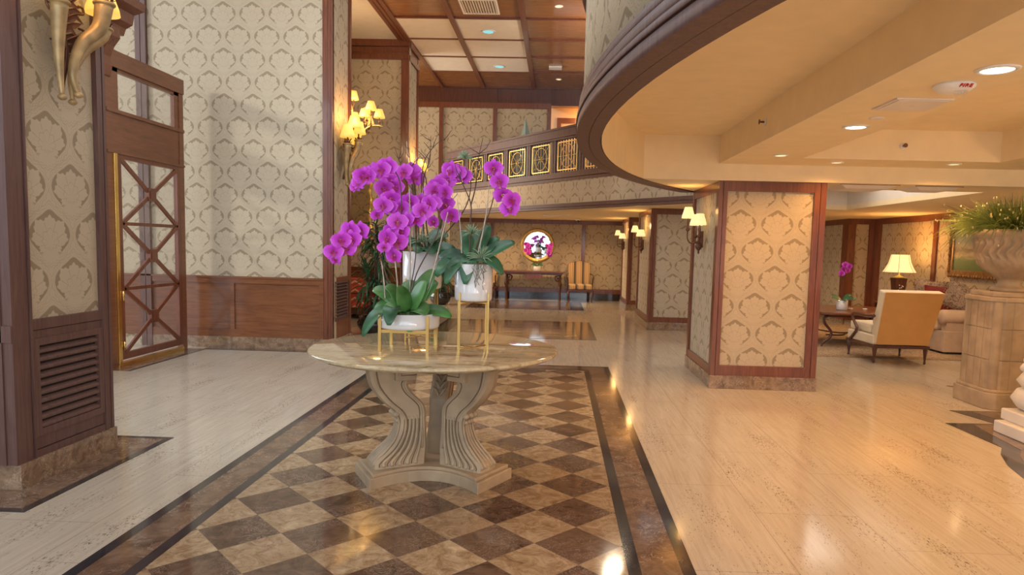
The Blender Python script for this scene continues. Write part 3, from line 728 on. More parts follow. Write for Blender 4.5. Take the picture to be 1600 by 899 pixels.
# near left pillar
t = thing('tall_pillar', 'tall pillar at left edge with damask panel above louvred vent', 'pillar', (-3.8, 4.35, 0))
obj('wallpaper_panel', MB().box(-4.4, -3.23, 3.93, 4.75, 1.0, 6), 'paper', t)
m = MB(); o = (-3.23, 3.9, 0)
m.obox(o, Y_, X_, 0.0, 0.055, 0.155, 6, 0, 0.03); m.obox(o, Y_, X_, 0.06, 0.115, 0.155, 6, 0, 0.026); m.obox(o, Y_, X_, 0.12, 0.135, 0.155, 6, 0, 0.035)
m.obox(o, Y_, X_, 0.785, 0.80, 0.155, 6, 0, 0.035); m.obox(o, Y_, X_, 0.805, 0.85, 0.155, 6, 0, 0.026); m.obox(o, Y_, X_, 0.855, 0.88, 0.155, 6, 0, 0.03)
m.obox(o, Y_, X_, 0.135, 0.785, 0.955, 1.02, 0, 0.028); m.obox(o, Y_, X_, 0.135, 0.785, 0.90, 0.950, 0, 0.022); m.obox(o, Y_, X_, 0.135, 0.785, 0.155, 0.20, 0, 0.028); m.obox(o, Y_, X_, 0.135, 0.785, 0.205, 0.285, 0, 0.022)
m.box(-4.4, -3.2, 3.88, 3.9, 0.155, 6); m.box(-4.4, -3.23, 3.93, 4.75, 0.15, 1.0); m.box(-4.4, -3.23, 4.75, 4.78, 0.155, 6)
m.box(-3.30, -3.26, 3.868, 3.88, 0.155, 6); m.box(-4.4, -3.2, 3.868, 3.88, 0.90, 1.0)
obj('wood_frame', m, 'wood_p', t)
louvre(t, (-3.228, 4.04, 0), Y_, X_, 0.64, 0.285, 0.90, 10)
obj('marble_base', MB().box(-4.42, -3.185, 3.885, 4.79, 0, 0.155), 'emp_b', t, bevel=0.004)
# second left pillar at the curved wall
t = thing('tall_pillar', 'tall pillar behind the orchids with gold cornucopia sconce and narrow vent', 'pillar', (-3.7, 9.9, 0))
obj('wallpaper_panel', MB().box(-4.4, -3.16, 9.62, 10.27, 1.0, 6), 'paper', t)
m = MB(); o = (-3.16, 9.44, 0)
m.obox(o, Y_, X_, 0.0, 0.06, 0.155, 6, 0, 0.03); m.obox(o, Y_, X_, 0.78, 0.86, 0.155, 6, 0, 0.03); m.obox(o, Y_, X_, 0.06, 0.78, 0.96, 1.03, 0, 0.028); m.obox(o, Y_, X_, 0.06, 0.78, 0.155, 0.40, 0, 0.024)
m.box(-3.27, -3.20, 9.44, 9.62, 0.155, 6); m.box(-3.195, -3.16, 9.435, 9.5, 0.155, 6); m.box(-4.4, -3.16, 9.62, 10.27, 0.15, 1.0); m.box(-4.4, -3.16, 10.27, 10.3, 0.155, 6)
obj('wood_frame', m, 'wood', t)
obj('plaster_corner', MB().box(-3.19, -3.161, 9.5, 9.62, 1.0, 6), 'paper', t)
louvre(t, (-3.155, 9.53, 0), Y_, X_, 0.62, 0.40, 0.97, 11, 0.03)
obj('marble_base', MB().box(-3.26, -3.115, 9.42, 10.32, 0, 0.155), 'emp_b', t, bevel=0.004)
# third left pillar
t = thing('tall_pillar', 'farthest tall left pillar under the wooden ceiling, right of the crown moulding', 'pillar', (-3.5, 14.9, 0))
obj('wallpaper_panel', MB().box(-4.4, -3.17, 14.46, 15.25, 0, 6), 'paper', t)
m = MB(); o = (-3.17, 14.31, 0)
m.obox(o, Y_, X_, 0.0, 0.12, 0.0, 6, 0, 0.028); m.obox(o, Y_, X_, 0.85, 0.97, 0.0, 6, 0, 0.028); m.obox(o, Y_, X_, 0.12, 0.85, 0.0, 1.0, 0, 0.025); m.obox(o, Y_, X_, 0, 0.97, 5.3, 5.4, 0.028, 0.045); m.obox(o, Y_, X_, 0.12, 0.85, 5.4, 5.56, 0, 0.02); m.obox(o, Y_, X_, 0, 0.97, 5.56, 5.70, 0.028, 0.06)
obj('wood_frame', m, 'wood', t)

# ---- glazed door with transom (plane x = -5.13)
t = thing('glazed_door_surround', 'tall wooden glazed door with diagonal lattice and brass edge under a transom window', 'door', (-5.13, 8.4, 0))
o = (-5.13, 7.62, 0)
m = MB()
for a, b2 in ((0.0, 0.10), (1.50, 1.60)): m.obox(o, Y_, X_, a, b2, 0.0, 3.65, -0.05, 0.03)
m.obox(o, Y_, X_, 0.10, 1.50, 2.50, 2.98, -0.05, 0.02); m.obox(o, Y_, X_, 0, 1.6, 2.49, 2.52, -0.05, 0.045); m.obox(o, Y_, X_, 0, 1.6, 2.95, 2.99, -0.05, 0.045)
m.obox(o, Y_, X_, 0.0, 1.6, 3.46, 3.65, -0.05, 0.045); m.obox(o, Y_, X_, 0.1, 1.5, 3.42, 3.46, -0.03, 0.02)
m.obox(o, Y_, X_, 1.40, 1.50, 2.98, 3.46, -0.03, 0.02); m.obox(o, Y_, X_, 0.1, 0.24, 2.98, 3.46, -0.03, 0.02)
obj('frame', m, wood('door mahogany', (0.16, 0.055, 0.023), (0.28, 0.10, 0.04), axis='y'), t)
obj('transom_glass', MB().obox(o, Y_, X_, 0.24, 1.40, 2.98, 3.42, -0.004, 0.004), 'glass', t)
d = MB(); za, zb_ = 0.08, 2.49
d.obox(o, Y_, X_, 0.17, 0.25, za, zb_, -0.02, 0.03); d.obox(o, Y_, X_, 1.42, 1.50, za, zb_, -0.02, 0.03)
d.obox(o, Y_, X_, 0.25, 1.42, za, za + 0.08, -0.02, 0.03); d.obox(o, Y_, X_, 0.25, 1.42, zb_ - 0.05, zb_, -0.02, 0.03)
leaf = obj('door_leaf', d, 'wood', t)
lt = MB(); zs = [za + 0.08, 0.92, 1.69, zb_ - 0.05]
for i in range(3):
    z0, z1 = zs[i], zs[i + 1]; ym, zm = (0.25 + 1.42) / 2, (z0 + z1) / 2
    if i: lt.obox(o, Y_, X_, 0.25, 1.42, z0 - 0.02, z0 + 0.02, -0.01, 0.025)
    for (ya, yb, p, q) in ((0.25, 1.42, z0, z1), (0.25, 1.42, z1, z0)):
        A = Vector((-5.13 + 0.008, 7.62 + ya, p)); B = Vector((-5.13 + 0.008, 7.62 + yb, q)); dd = (B - A).normalized(); pr = Vector((0, -dd.z, dd.y))
        c8 = [A - pr * .025, B - pr * .025, B + pr * .025, A + pr * .025]; e = Vector((0.03, 0, 0)); g = Vector((0, 0, 0))
        lt.hexa([tuple(v) for v in c8] + [tuple(v + e * 0.8) for v in c8])
    lt.obox(o, Y_, X_, ym - 0.08, ym + 0.08, zm - 0.08, zm + 0.08, -0.01, 0.045); lt.obox(o, Y_, X_, ym - 0.05, ym + 0.05, zm - 0.05, zm + 0.05, 0.045, 0.055)
obj('lattice', lt, 'wood', leaf)
obj('glass_pane', MB().obox(o, Y_, X_, 0.25, 1.42, za + 0.08, zb_ - 0.05, -0.006, -0.002), 'glass', leaf)
obj('brass_edge', MB().obox(o, Y_, X_, 0.10, 0.16, 0.03, 2.49, -0.03, 0.05).obox(o, Y_, X_, 0.10, 1.5, 0.0, 0.05, -0.03, 0.045), 'brass', t, bevel=0.004)
obj('hinge', MB().tube([(-5.07, 7.80, 0.78), (-5.07, 7.80, 0.9)], 0.012).tube([(-5.07, 7.80, 0.20), (-5.07, 7.80, 0.3)], 0.012), 'brass', t)
# bracket cornice above the door, on the near side
b = MB()
b.prof([(0, 3.85), (0.05, 3.85), (0.08, 3.93), (0.16, 3.97), (0.18, 4.08), (0.30, 4.12), (0.32, 4.2), (0, 4.2)], (-5.13, 7.0, 0), X_, (0, 0, 1), Y_, 0.0, 0.95)
b.prof([(0, 3.30), (0.05, 3.34), (0.07, 3.45), (0.05, 3.55), (0.10, 3.66), (0.17, 3.75), (0.16, 3.86), (0, 3.86)], (-5.13, 7.5, 0), X_, (0, 0, 1), Y_, 0.06, 0.2)
b.tube(bz([(-4.98, 7.63, 3.80), (-5.0, 7.63, 3.72), (-5.06, 7.63, 3.74), (-5.04, 7.63, 3.79)], 5), 0.02, 6)
tag(obj('cornice_bracket', b, 'wood'), 'carved wooden cornice on a scroll bracket above the door corner', 'cornice')
# vestibule seen through the glass
struct('trim_vestibule', wainscot(MB(), (-9.5, 9.5, 0), X_, NY, 3.63), 'wood_x')
m = MB().box(-6.9, -6.55, 9.44, 9.5, 3.0, 6); m.box(-6.5, -6.42, 9.42, 9.5, 1.0, 6); struct('window_1', m, 'white')

# ================================================================== RAILING
t = thing('balcony_railing', 'dark wooden balcony railing with gold circle-and-spoke panels across the far mezzanine', 'railing', (-0.3, 14.6, 3.06))
m = MB(); m.obox(o0, u3, n3, 0, 8.75, 3.76, 3.94, -0.10, 0.05); m.obox(o0, u3, n3, 0, 8.72, 3.72, 3.76, -0.06, 0.02); m.obox(o0, u3, n3, 0, 8.72, 3.92, 3.96, -0.12, 0.07)
obj('handrail', m, 'wood_p', t)
m = MB(); m.obox(o0, u3, n3, 8.66, 8.72, 3.06, 3.74, -0.05, 0.01)
for kq in range(-3, 6):
    s0 = 3.54 + 0.93 * (kq + 0.5)
    if 0.2 < s0 < 8.6:
        pm = MB().obox(o0, u3, n3, s0 - 0.066, s0 - 0.012, 3.06, 3.74, -0.04, 0.0).obox(o0, u3, n3, s0 + 0.012, s0 + 0.066, 3.06, 3.74, -0.04, 0.0).obox(o0, u3, n3, s0 - 0.012, s0 + 0.012, 3.06, 3.74, -0.04, -0.02)
        obj('post', pm, 'wood_p', t)
obj('end_post', m, 'wood_p', t)
m = MB()
for kq in range(0, 96):
    s0 = 0.1 + kq * 0.09
    if s0 < 8.6: m.obox(o0, u3, n3, s0 - 0.012, s0 + 0.012, 3.06, 3.74, -0.075, -0.05)
obj('iron_bars', m, 'glass_dark', t)
for kq in range(-3, 6):
    s0 = 3.54 + 0.93 * kq
    if s0 + 0.33 > 8.69 or s0 < 0.4: continue
    m = MB(); z0, z1 = 3.10, 3.68; w = 0.325 if kq < 5 else 0.26
    for a, b2, p, q in ((-w, w, z0, z0 + 0.022), (-w, w, z1 - 0.022, z1), (-w, -w + 0.022, z0, z1), (w - 0.022, w, z0, z1)):
        m.obox(o0, u3, n3, s0 + a, s0 + b2, p, q, -0.02, 0.0)
    zc = (z0 + z1) / 2
    ell = lambda a: Vector((*dpt(s0 + 0.22 * math.cos(a), -0.01), zc + 0.235 * math.sin(a)))
    m.tube([ell(2 * PI * i / 28) for i in range(29)], 0.010, 6, False)
    for a in range(4):
        ca, sa = math.cos(a * PI / 4), math.sin(a * PI / 4)
        ex, ez = (w, 0) if a == 0 else ((0, 0.29) if a == 2 else (w if a == 1 else -w, 0.29))
        p1 = (*dpt(s0 - ex, -0.01), zc - ez); p2 = (*dpt(s0 + ex, -0.01), zc + ez)
        m.tube([p1, p2], 0.007, 5)
    m.ball((*dpt(s0, -0.005), zc), 0.03, 8)
    obj('gold_panel', m, 'gilt', t)

# ================================================================== CEILING FITTINGS
def downlight(x, y, z, r, label, group=None, lens='bulb', lp=None, ring_='cwhite', energy=0, col=WARM):
    t = thing('downlight', label, 'ceiling light', (x, y, z), group)
    obj('trim_ring', MB().lathe([(r * 0.74, z - 0.001), (r * 0.78, z - 0.010), (r, z - 0.006), (r * 1.02, z)], (x, y, 0), 28), ring_, t)
    obj('lens', MB().lathe([(r * 0.01, z - 0.004), (r * 0.74, z - 0.005)], (x, y, 0), 24), lens, t)
    if energy:
        light('SPOT', (x, y, z - 0.04), energy, col, 0.06, target=(x, y, 0), spot=2.7, blend=0.9, name='downlight_lamp')
downlight(2.20, 3.61, 2.5, 0.10, 'bright round recessed downlight at right, nearest the fire alarm', energy=72)
downlight(2.21, 5.27, 2.5, 0.095, 'bright recessed downlight beyond the ceiling access panel', energy=66)
downlight(2.17, 6.86, 2.5, 0.075, 'yellowish recessed downlight above the square pillar, left of the others', lens='bulb_dim', energy=55)
downlight(2.89, 7.30, 2.5, 0.07, 'small pale downlight above the right edge of the square pillar', lens='bulb_dim', energy=30)
downlight(4.06, 7.25, 2.5, 0.07, 'small pale downlight above the grass urn', lens='bulb_dim', energy=45)
downlight(-1.45, 13.62, 5.687, 0.14, 'blue-lit downlight in the middle row of white ceiling coffers, nearer one', lens='bulb_blue')
downlight(-1.455, 16.2, 5.687, 0.14, 'blue-lit downlight in the white ceiling coffers, farther one', lens='bulb_blue')
downlight(-0.085, 12.2, 5.7, 0.075, 'small white spotlight in brown ceiling panel, nearest the top edge', lens='bulb_dim')
downlight(-0.07, 17.37, 5.7, 0.075, 'small white spotlight in brown ceiling panel, farthest, below the flat sign', lens='bulb_dim')
for x, y in ((2.2, 1.2), (4.9, 5.0), (4.9, 2.5)):
    light('SPOT', (x, y, 2.45), 62, WARM, 0.06, target=(x, y, 0), spot=2.7, blend=0.9, name='downlight_lamp')
for x, y, e in ((5.9, 11.9, 45), (5.8, 9.6, 55), (5.5, 14.0, 60), (4.2, 16.5, 60), (0.9, 18.6, 85), (-0.6, 18.6, 85), (-1.8, 19.0, 60), (6.6, 12.6, 14), (2.4, 16.0, 20), (3.8, 13.6, 40)):
    light('SPOT', (x, y, 2.28), e, WARM2 if e != 14 else WARM, 0.06, target=(x, y, 0), spot=2.6, blend=0.9, name='downlight_lamp')
# fire alarm
t = thing('fire_alarm', 'white round ceiling smoke alarm with strobe and red FIRE lettering', 'alarm', (2.18, 3.95, 2.5))
obj('body', MB().lathe([(0.108, 2.4999), (0.105, 2.485), (0.075, 2.462), (0.03, 2.455)], (2.18, 3.95, 0), 32), 'cwhite', t)
obj('strobe', MB().lathe([(0.035, 2.456), (0.033, 2.44), (0.02, 2.425), (0.001, 2.42)], (2.19, 3.90, 0), 16), 'glass', t)
def text(s, size, mat, loc, rot, parent, name='lettering', ext=0.001, align='CENTER'):
    cu = bpy.data.curves.new(name, 'FONT'); cu.body = s; cu.size = size; cu.extrude = ext; cu.align_x = align; cu.align_y = 'CENTER'
    cu.space_character = 1.15
    tmp = bpy.data.objects.new(name, cu); COL.objects.link(tmp)
    bpy.context.view_layer.update()
    me = bpy.data.meshes.new_from_object(tmp.evaluated_get(bpy.context.evaluated_depsgraph_get()))
    bpy.data.objects.remove(tmp)
    o = bpy.data.objects.new(name, me); COL.objects.link(o); me.materials.clear(); me.materials.append(M[mat])
    off = WL.get(parent.name, Vector()) if parent else Vector()
    o.location = Vector(loc) - off; o.rotation_euler = rot
    if parent: o.parent = parent
    return o
text('FIRE', 0.034, 'red', (2.19, 3.853, 2.4755), (math.radians(147), 0, 0), t, ext=0.003)
tag(obj('access_panel', MB().box(2.03, 2.37, 4.28, 4.62, 2.49, 2.4999).box(2.05, 2.35, 4.30, 4.60, 2.486, 2.49).box(2.19, 2.21, 4.44, 4.46, 2.483, 2.486), 'white', bevel=0.002), 'flat white square access panel in the ceiling beside the fire alarm', 'ceiling panel')
tag(obj('speaker_grille', MB().lathe([(0.05, 2.4999), (0.05, 2.494), (0.02, 2.492)], (2.2, 4.92, 0), 20), 'white'), 'tiny flat round ceiling disc between two bright downlights', 'ceiling disc')
def vent(x0, x1, y0, y1, z, label, name='ceiling_vent'):
    t = thing(name, label, 'ceiling vent', ((x0 + x1) / 2, (y0 + y1) / 2, z), None)
    f = MB(); ring(f, x0, x1, y0, y1, 0.03, z - 0.02, z); obj('frame', f, 'white', t)
    f = MB(); n = int((x1 - x0 - 0.06) / 0.045)
    for i in range(n): xx = x0 + 0.04 + i * (x1 - x0 - 0.06) / n; f.prof([(0, z), (0.01, z), (0.03, z - 0.02), (0.02, z - 0.02)], (xx, 0, 0), X_, (0, 0, 1), Y_, y0 + 0.03, y1 - 0.03)
    obj('slats', f, 'white', t)
def panel_light(x0, x1, y0, y1, z, label):
    t = thing('ceiling_panel', label, 'ceiling panel', ((x0 + x1) / 2, (y0 + y1) / 2, z))
    f = MB(); n = f.add([(x0, y0, z), (x1, y0, z), (x1, y1, z), (x0, y1, z), (x0 + .09, y0 + .09, z - .04), (x1 - .09, y0 + .09, z - .04), (x1 - .09, y1 - .09, z - .04), (x0 + .09, y1 - .09, z - .04)])
    for q in ((0, 1, 5, 4), (1, 2, 6, 5), (2, 3, 7, 6), (3, 0, 4, 7), (4, 5, 6, 7)): f.face([n + i for i in q])
    obj('diffuser', f, 'white', t)
    obj('frame_line', MB().box(x0 - 0.01, x1 + 0.01, y1, y1 + 0.012, z - 0.006, z).box(x0 - 0.01, x1 + 0.01, y0 - 0.012, y0, z - 0.006, z), 'wood_x', t)
panel_light(3.12, 3.75, 7.72, 8.28, 2.32, 'bevelled square ceiling panel just right of the square pillar top')
panel_light(3.95, 4.45, 7.75, 8.22, 2.32, 'bevelled square ceiling panel nearer the grass urn')
vent(-1.80, -1.14, 11.9, 12.62, 5.699, 'slatted air vent in the brown coffered ceiling', 'air_vent')
tag(obj('flat_sign', MB().box(-0.30, -0.0, 16.1, 16.33, 5.66, 5.6999), 'cwhite', bevel=0.004), 'flat white plate on the brown ceiling beside the spotlights', 'plate')
tag(obj('light_strip', MB().box(-0.35, 0.30, 16.6, 16.9, 2.30, 2.3199), 'cwhite', bevel=0.003), 'flat white strip light under the mezzanine', 'strip light')
t = thing('security_camera', 'small white dome camera on ceiling above the striped chair', 'camera', (0.566, 19.1, 2.32))
obj('mount', MB().lathe([(0.07, 2.3199), (0.07, 2.295), (0.05, 2.28)], (0.566, 19.1, 0), 20), 'cwhite', t)
obj('lens_dome', MB().ball((0.566, 19.07, 2.27), 0.042, 14), 'pot_black', t)
def sprinkler(p, n, label):
    t = thing('sprinkler_head', label, 'sprinkler', p); P = Vector(p); N = Vector(n)
    q = N.to_track_quat('Z', 'Y').to_matrix()
    obj('escutcheon', MB().lathe([(0.035, 0.0), (0.033, 0.006), (0.012, 0.01)], p, 18, axis=q), 'cwhite', t)
    m = MB().lathe([(0.008, 0.01), (0.008, 0.035), (0.004, 0.05)], p, 8, axis=q); m.lathe([(0.022, 0.05), (0.022, 0.053)], p, 12, axis=q)
    obj('nozzle', m, 'bronze', t)
sprinkler((1.749, 5.99, 2.655), (-1, 0, 0), 'small brass sprinkler head on the side of the ceiling beam')
sprinkler((3.434, 7.049, 2.64), (0, -1, 0), 'small round sprinkler head on the far face of the ceiling tray')

# ================================================================== CENTRE TABLE
TX, TY = -0.785, 4.5
t = thing('pedestal_table', 'round marble-topped table on three carved scroll stone legs', 'table', (TX, TY, 0))
R = 0.82
obj('marble_top', MB().lathe([(0.001, 0.822), (R - 0.05, 0.822), (R - 0.028, 0.826), (R - 0.02, 0.834), (R - 0.005, 0.838), (R, 0.846), (R - 0.004, 0.856), (R - 0.014, 0.860), (0.001, 0.860)], (TX - 0.01, TY, 0), 96), 'top', t)
# plinth: three feet joined by concave sides
pts = []
for k in range(3):
    a = math.radians(90 + 120 * k); ra = 0.50; hw = 0.19
    d = Vector((math.cos(a), math.sin(a))); p = Vector((-d.y, d.x))
    c0 = d * ra
    e1, e2 = c0 - p * hw, c0 + p * hw
    pts += [e1, e2]
    a2 = math.radians(90 + 120 * (k + 1)); d2 = Vector((math.cos(a2), math.sin(a2))); p2 = Vector((-d2.y, d2.x)); nx = d2 * ra - p2 * hw
    mid = (d + d2).normalized() * 0.20
    for j in range(1, 10):
        tt = j / 10; q = e2 * (1 - tt) ** 2 + (mid * 2 - (e2 + nx) * 0.5) * 2 * tt * (1 - tt) + nx * tt ** 2
        pts.append(q)
P2 = [(TX + q.x, TY + q.y) for q in pts]
P3_ = [(TX + q.x * 0.955, TY + q.y * 0.955) for q in pts]
m = MB().prism(P2, 0, 0.075); m.prism(P3_, 0.075, 0.098)
obj('plinth', m, 'stone', t, bevel=0.006)
outer = bz([(.475, .822, 0), (.47, .739, 0), (.445, .632, 0), (.37, .529, 0), (.29, .454, 0), (.262, .382, 0), (.29, .275, 0), (.36, .195, 0), (.43, .146, 0), (.44, .098, 0)], 5)
innr = bz([(.10, .098, 0), (.085, .23, 0), (.088, .365, 0), (.095, .47, 0), (.13, .52, 0), (.19, .578, 0), (.215, .632, 0), (.20, .667, 0), (.16, .739, 0), (.15, .822, 0)], 5)
for k in range(3):
    a = math.radians(90 + 120 * k); d = (math.cos(a), math.sin(a), 0); p = (-math.sin(a), math.cos(a), 0)
    m = MB(); prof = [(v.x, v.y) for v in outer] + [(v.x, v.y) for v in innr]
    # width flares at the foot: build as strips
    half = lambda z: 0.062 + 0.03 * max(0, (0.35 - z) / 0.25) ** 1.3 * (z < 0.35)
    n = len(outer); L_, R_ = [], []
    def P(r, z, s): return (TX + d[0] * r + p[0] * s, TY + d[1] * r + p[1] * s, z)
    inz = sorted([(v.y, v.x) for v in innr])
    def rin(z):
        for (z0, r0), (z1, r1) in zip(inz, inz[1:]):
            if z0 <= z <= z1: return r0 + (r1 - r0) * (z - z0) / max(1e-6, z1 - z0)
        return inz[0][1] if z < inz[0][0] else inz[-1][1]
    rows = []
    for v in outer:
        ri = rin(v.y); hh = half(v.y)
        rows.append(m.add([P(v.x, v.y, -hh * 0.9), P(v.x + 0.012, v.y, 0), P(v.x, v.y, hh * 0.9), P(v.x - 0.02, v.y, hh), P(ri + 0.015, v.y, hh), P(ri, v.y, hh * 0.8), P(ri, v.y, -hh * 0.8), P(ri + 0.015, v.y, -hh), P(v.x - 0.02, v.y, -hh)]))
    for i in range(n - 1):
        for j in range(9):
            j2 = (j + 1) % 9; m.face([rows[i] + j, rows[i + 1] + j, rows[i + 1] + j2, rows[i] + j2], False)
    m.face([rows[0] + j for j in range(9)]); m.face([rows[-1] + j for j in reversed(range(9))])
    leg = obj('leg', m, 'stone', t)
    fl_ = MB(); gz = MB()
    for s in (-1, 1):
        for q in range(5):                             # fluting that fans out towards the foot
            f = (q + 0.5) / 5
            path = []
            for zz in (0.42, 0.36, 0.30, 0.24, 0.18, 0.14, 0.115):
                v = min(outer, key=lambda w: abs(w.y - zz)); ro, ri = v.x - 0.02, rin(zz) + 0.01
                path.append(P(ri + (ro - ri) * (0.12 + 0.85 * f), zz, s * (half(zz) + 0.001)))
            fl_.tube(bz(path, 3), [0.004 + 0.009 * i / 18 for i in range(19)], 6)
            path2 = []
            for zz in (0.40, 0.34, 0.28, 0.22, 0.17, 0.13, 0.11):
                v = min(outer, key=lambda w: abs(w.y - zz)); ro, ri = v.x - 0.02, rin(zz) + 0.01
                path2.append(P(ri + (ro - ri) * (0.12 + 0.85 * (q + 1.0) / 5), zz, s * (half(zz) + 0.001)))
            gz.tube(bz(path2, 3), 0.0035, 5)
            e = path[-1]; fl_.ball((e[0], e[1], e[2] + 0.004), 0.015, 8)
        # raised outlines following the scroll
        path = [P(v.x - 0.03, v.y, s * (half(v.y) + 0.001)) for v in outer if v.y > 0.30]; fl_.tube(path, 0.006, 6)
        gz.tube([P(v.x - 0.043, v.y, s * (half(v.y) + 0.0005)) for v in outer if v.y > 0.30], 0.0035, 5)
        path = [P(v.x + 0.035, v.y, s * (half(v.y) + 0.001)) for v in innr if 0.2 < v.y < 0.74]; fl_.tube(path, 0.006, 6)
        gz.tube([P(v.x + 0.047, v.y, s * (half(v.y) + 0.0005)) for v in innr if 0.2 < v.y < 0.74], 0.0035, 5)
    for q in range(5):                                 # front ribs of the foot
        s = (q - 2) / 2.6; path = []
        for zz in (0.44, 0.38, 0.32, 0.26, 0.20, 0.16, 0.12):
            v = min(outer, key=lambda w: abs(w.y - zz)); path.append(P(v.x + 0.008, zz, s * half(zz)))
        fl_.tube(bz(path, 3), [0.006 + 0.007 * i / 18 for i in range(19)], 6)
    for s in (-1, 0, 1):                               # acanthus knee
        fl_.ball(P(0.29, 0.435, s * 0.045), 0.024, 10, (1, 1, 0.8)); fl_.ball(P(0.275, 0.39, s * 0.03), 0.018, 8)
    # acanthus leaf on the inner face
    if k == 0:
        for s in (-1, 1):
            for q in range(5):
                zq = 0.50 + 0.042 * q; rq = rin(zq + 0.03)
                fl_.tube([P(rin(zq) - 0.004, zq, s * 0.004), P(rin(zq + 0.03) - 0.012, zq + 0.035, s * 0.025), P(rin(zq + 0.05) - 0.004, zq + 0.055, s * 0.050)], [0.009, 0.011, 0.003], 6)
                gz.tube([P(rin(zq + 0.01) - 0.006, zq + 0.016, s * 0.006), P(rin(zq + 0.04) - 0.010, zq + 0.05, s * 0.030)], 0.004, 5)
    obj('carving', fl_, 'stone', leg); obj('groove_shade_lines', gz, 'groove_shade', leg)  # thin dark tubes imitate groove shade between the ridges
    bk = MB()
    A = Vector((TX, TY, 0)); D = Vector(d); Pp = Vector(p)
    for z0, z1, g in ((0.665, 0.821, 0.0), (0.682, 0.808, 0.006)):
        c = []
        for z in (z0, z1):
            for (r_, s_) in ((0.17 + g * 2, -0.10 - g), (0.31 - g * 2, -0.10 - g), (0.31 - g * 2, 0.10 + g), (0.17 + g * 2, 0.10 + g)): c.append(tuple(A + D * r_ + Pp * s_ + Vector((0, 0, z))))
        bk.hexa(c)
    bko = obj('bracket_block', bk, 'stone', t, bevel=0.004)
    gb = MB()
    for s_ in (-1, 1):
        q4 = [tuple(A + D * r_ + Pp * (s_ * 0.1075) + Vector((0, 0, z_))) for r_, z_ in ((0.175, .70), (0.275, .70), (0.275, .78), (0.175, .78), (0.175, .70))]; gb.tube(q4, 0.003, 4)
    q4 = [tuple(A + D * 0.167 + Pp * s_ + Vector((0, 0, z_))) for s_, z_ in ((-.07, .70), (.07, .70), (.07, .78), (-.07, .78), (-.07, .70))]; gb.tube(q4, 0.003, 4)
    obj('block_shade_lines', gb, 'groove_shade', bko)  # dark rectangles draw the recess shade on the blocks

# ================================================================== ORCHIDS
def petal(mb, ang, L, Wd, base=0.008, dish=0.12, mi=0, back=0.0, tipw=0.0):
    d = Vector((math.sin(ang), 0, math.cos(ang))); s = Vector((d.z, 0, -d.x)); nl, nw = 6, 4; b0 = len(mb.v)
    for i in range(nl + 1):
        t_ = i / nl; w = Wd * (math.sin(PI * min(1, t_ ** 0.72 * 0.965 + 0.03))) ** 0.6
        for j in range(nw + 1):
            q = (j / nw - 0.5) * 2
            y = dish * L * ((t_ - 0.45) ** 2) * 1.2 - 0.1 * Wd * (q * q) * 1.0 + back - 0.006 * math.sin(t_ * 3)
            mb.add([tuple(d * (base + L * t_) + s * (w * q) + Vector((0, y, 0)))])
    for i in range(nl):
        for j in range(nw):
            a = b0 + i * (nw + 1) + j; mb.face([a, a + 1, a + nw + 2, a + nw + 1], True, mi)
fm = MB()
for a, L, Wd, bk_ in ((0, .052, .022, .006), (2.45, .050, .020, .006), (-2.45, .050, .020, .006)): petal(fm, a, L, Wd, back=bk_)
for a in (1.42, -1.42): petal(fm, a, .058, .040, back=0.0)
lm = MB(); petal(lm, PI, .026, .009, back=-0.008, dish=-0.8)
for a in (1.9, -1.9): petal(lm, a, .014, .007, back=-0.010)
lm.ball((0, -0.010, 0.002), 0.0055, 8)
PROTO = {}
def flower(parent, loc, yaw, pitch, roll, sc):
    if 'f' not in PROTO:
        o = obj('orchid_flower', fm, 'petal'); l = obj('flower_lip', lm, 'lip', o); PROTO['f'] = (o, l)
    else:
        a, b = PROTO['f']; o = a.copy(); COL.objects.link(o); l = b.copy(); COL.objects.link(l); l.parent = o
    o.parent = parent; o.location = Vector(loc) - WL[parent.name]; o.rotation_euler = (pitch, roll, yaw); o.scale = (sc,) * 3
    return o
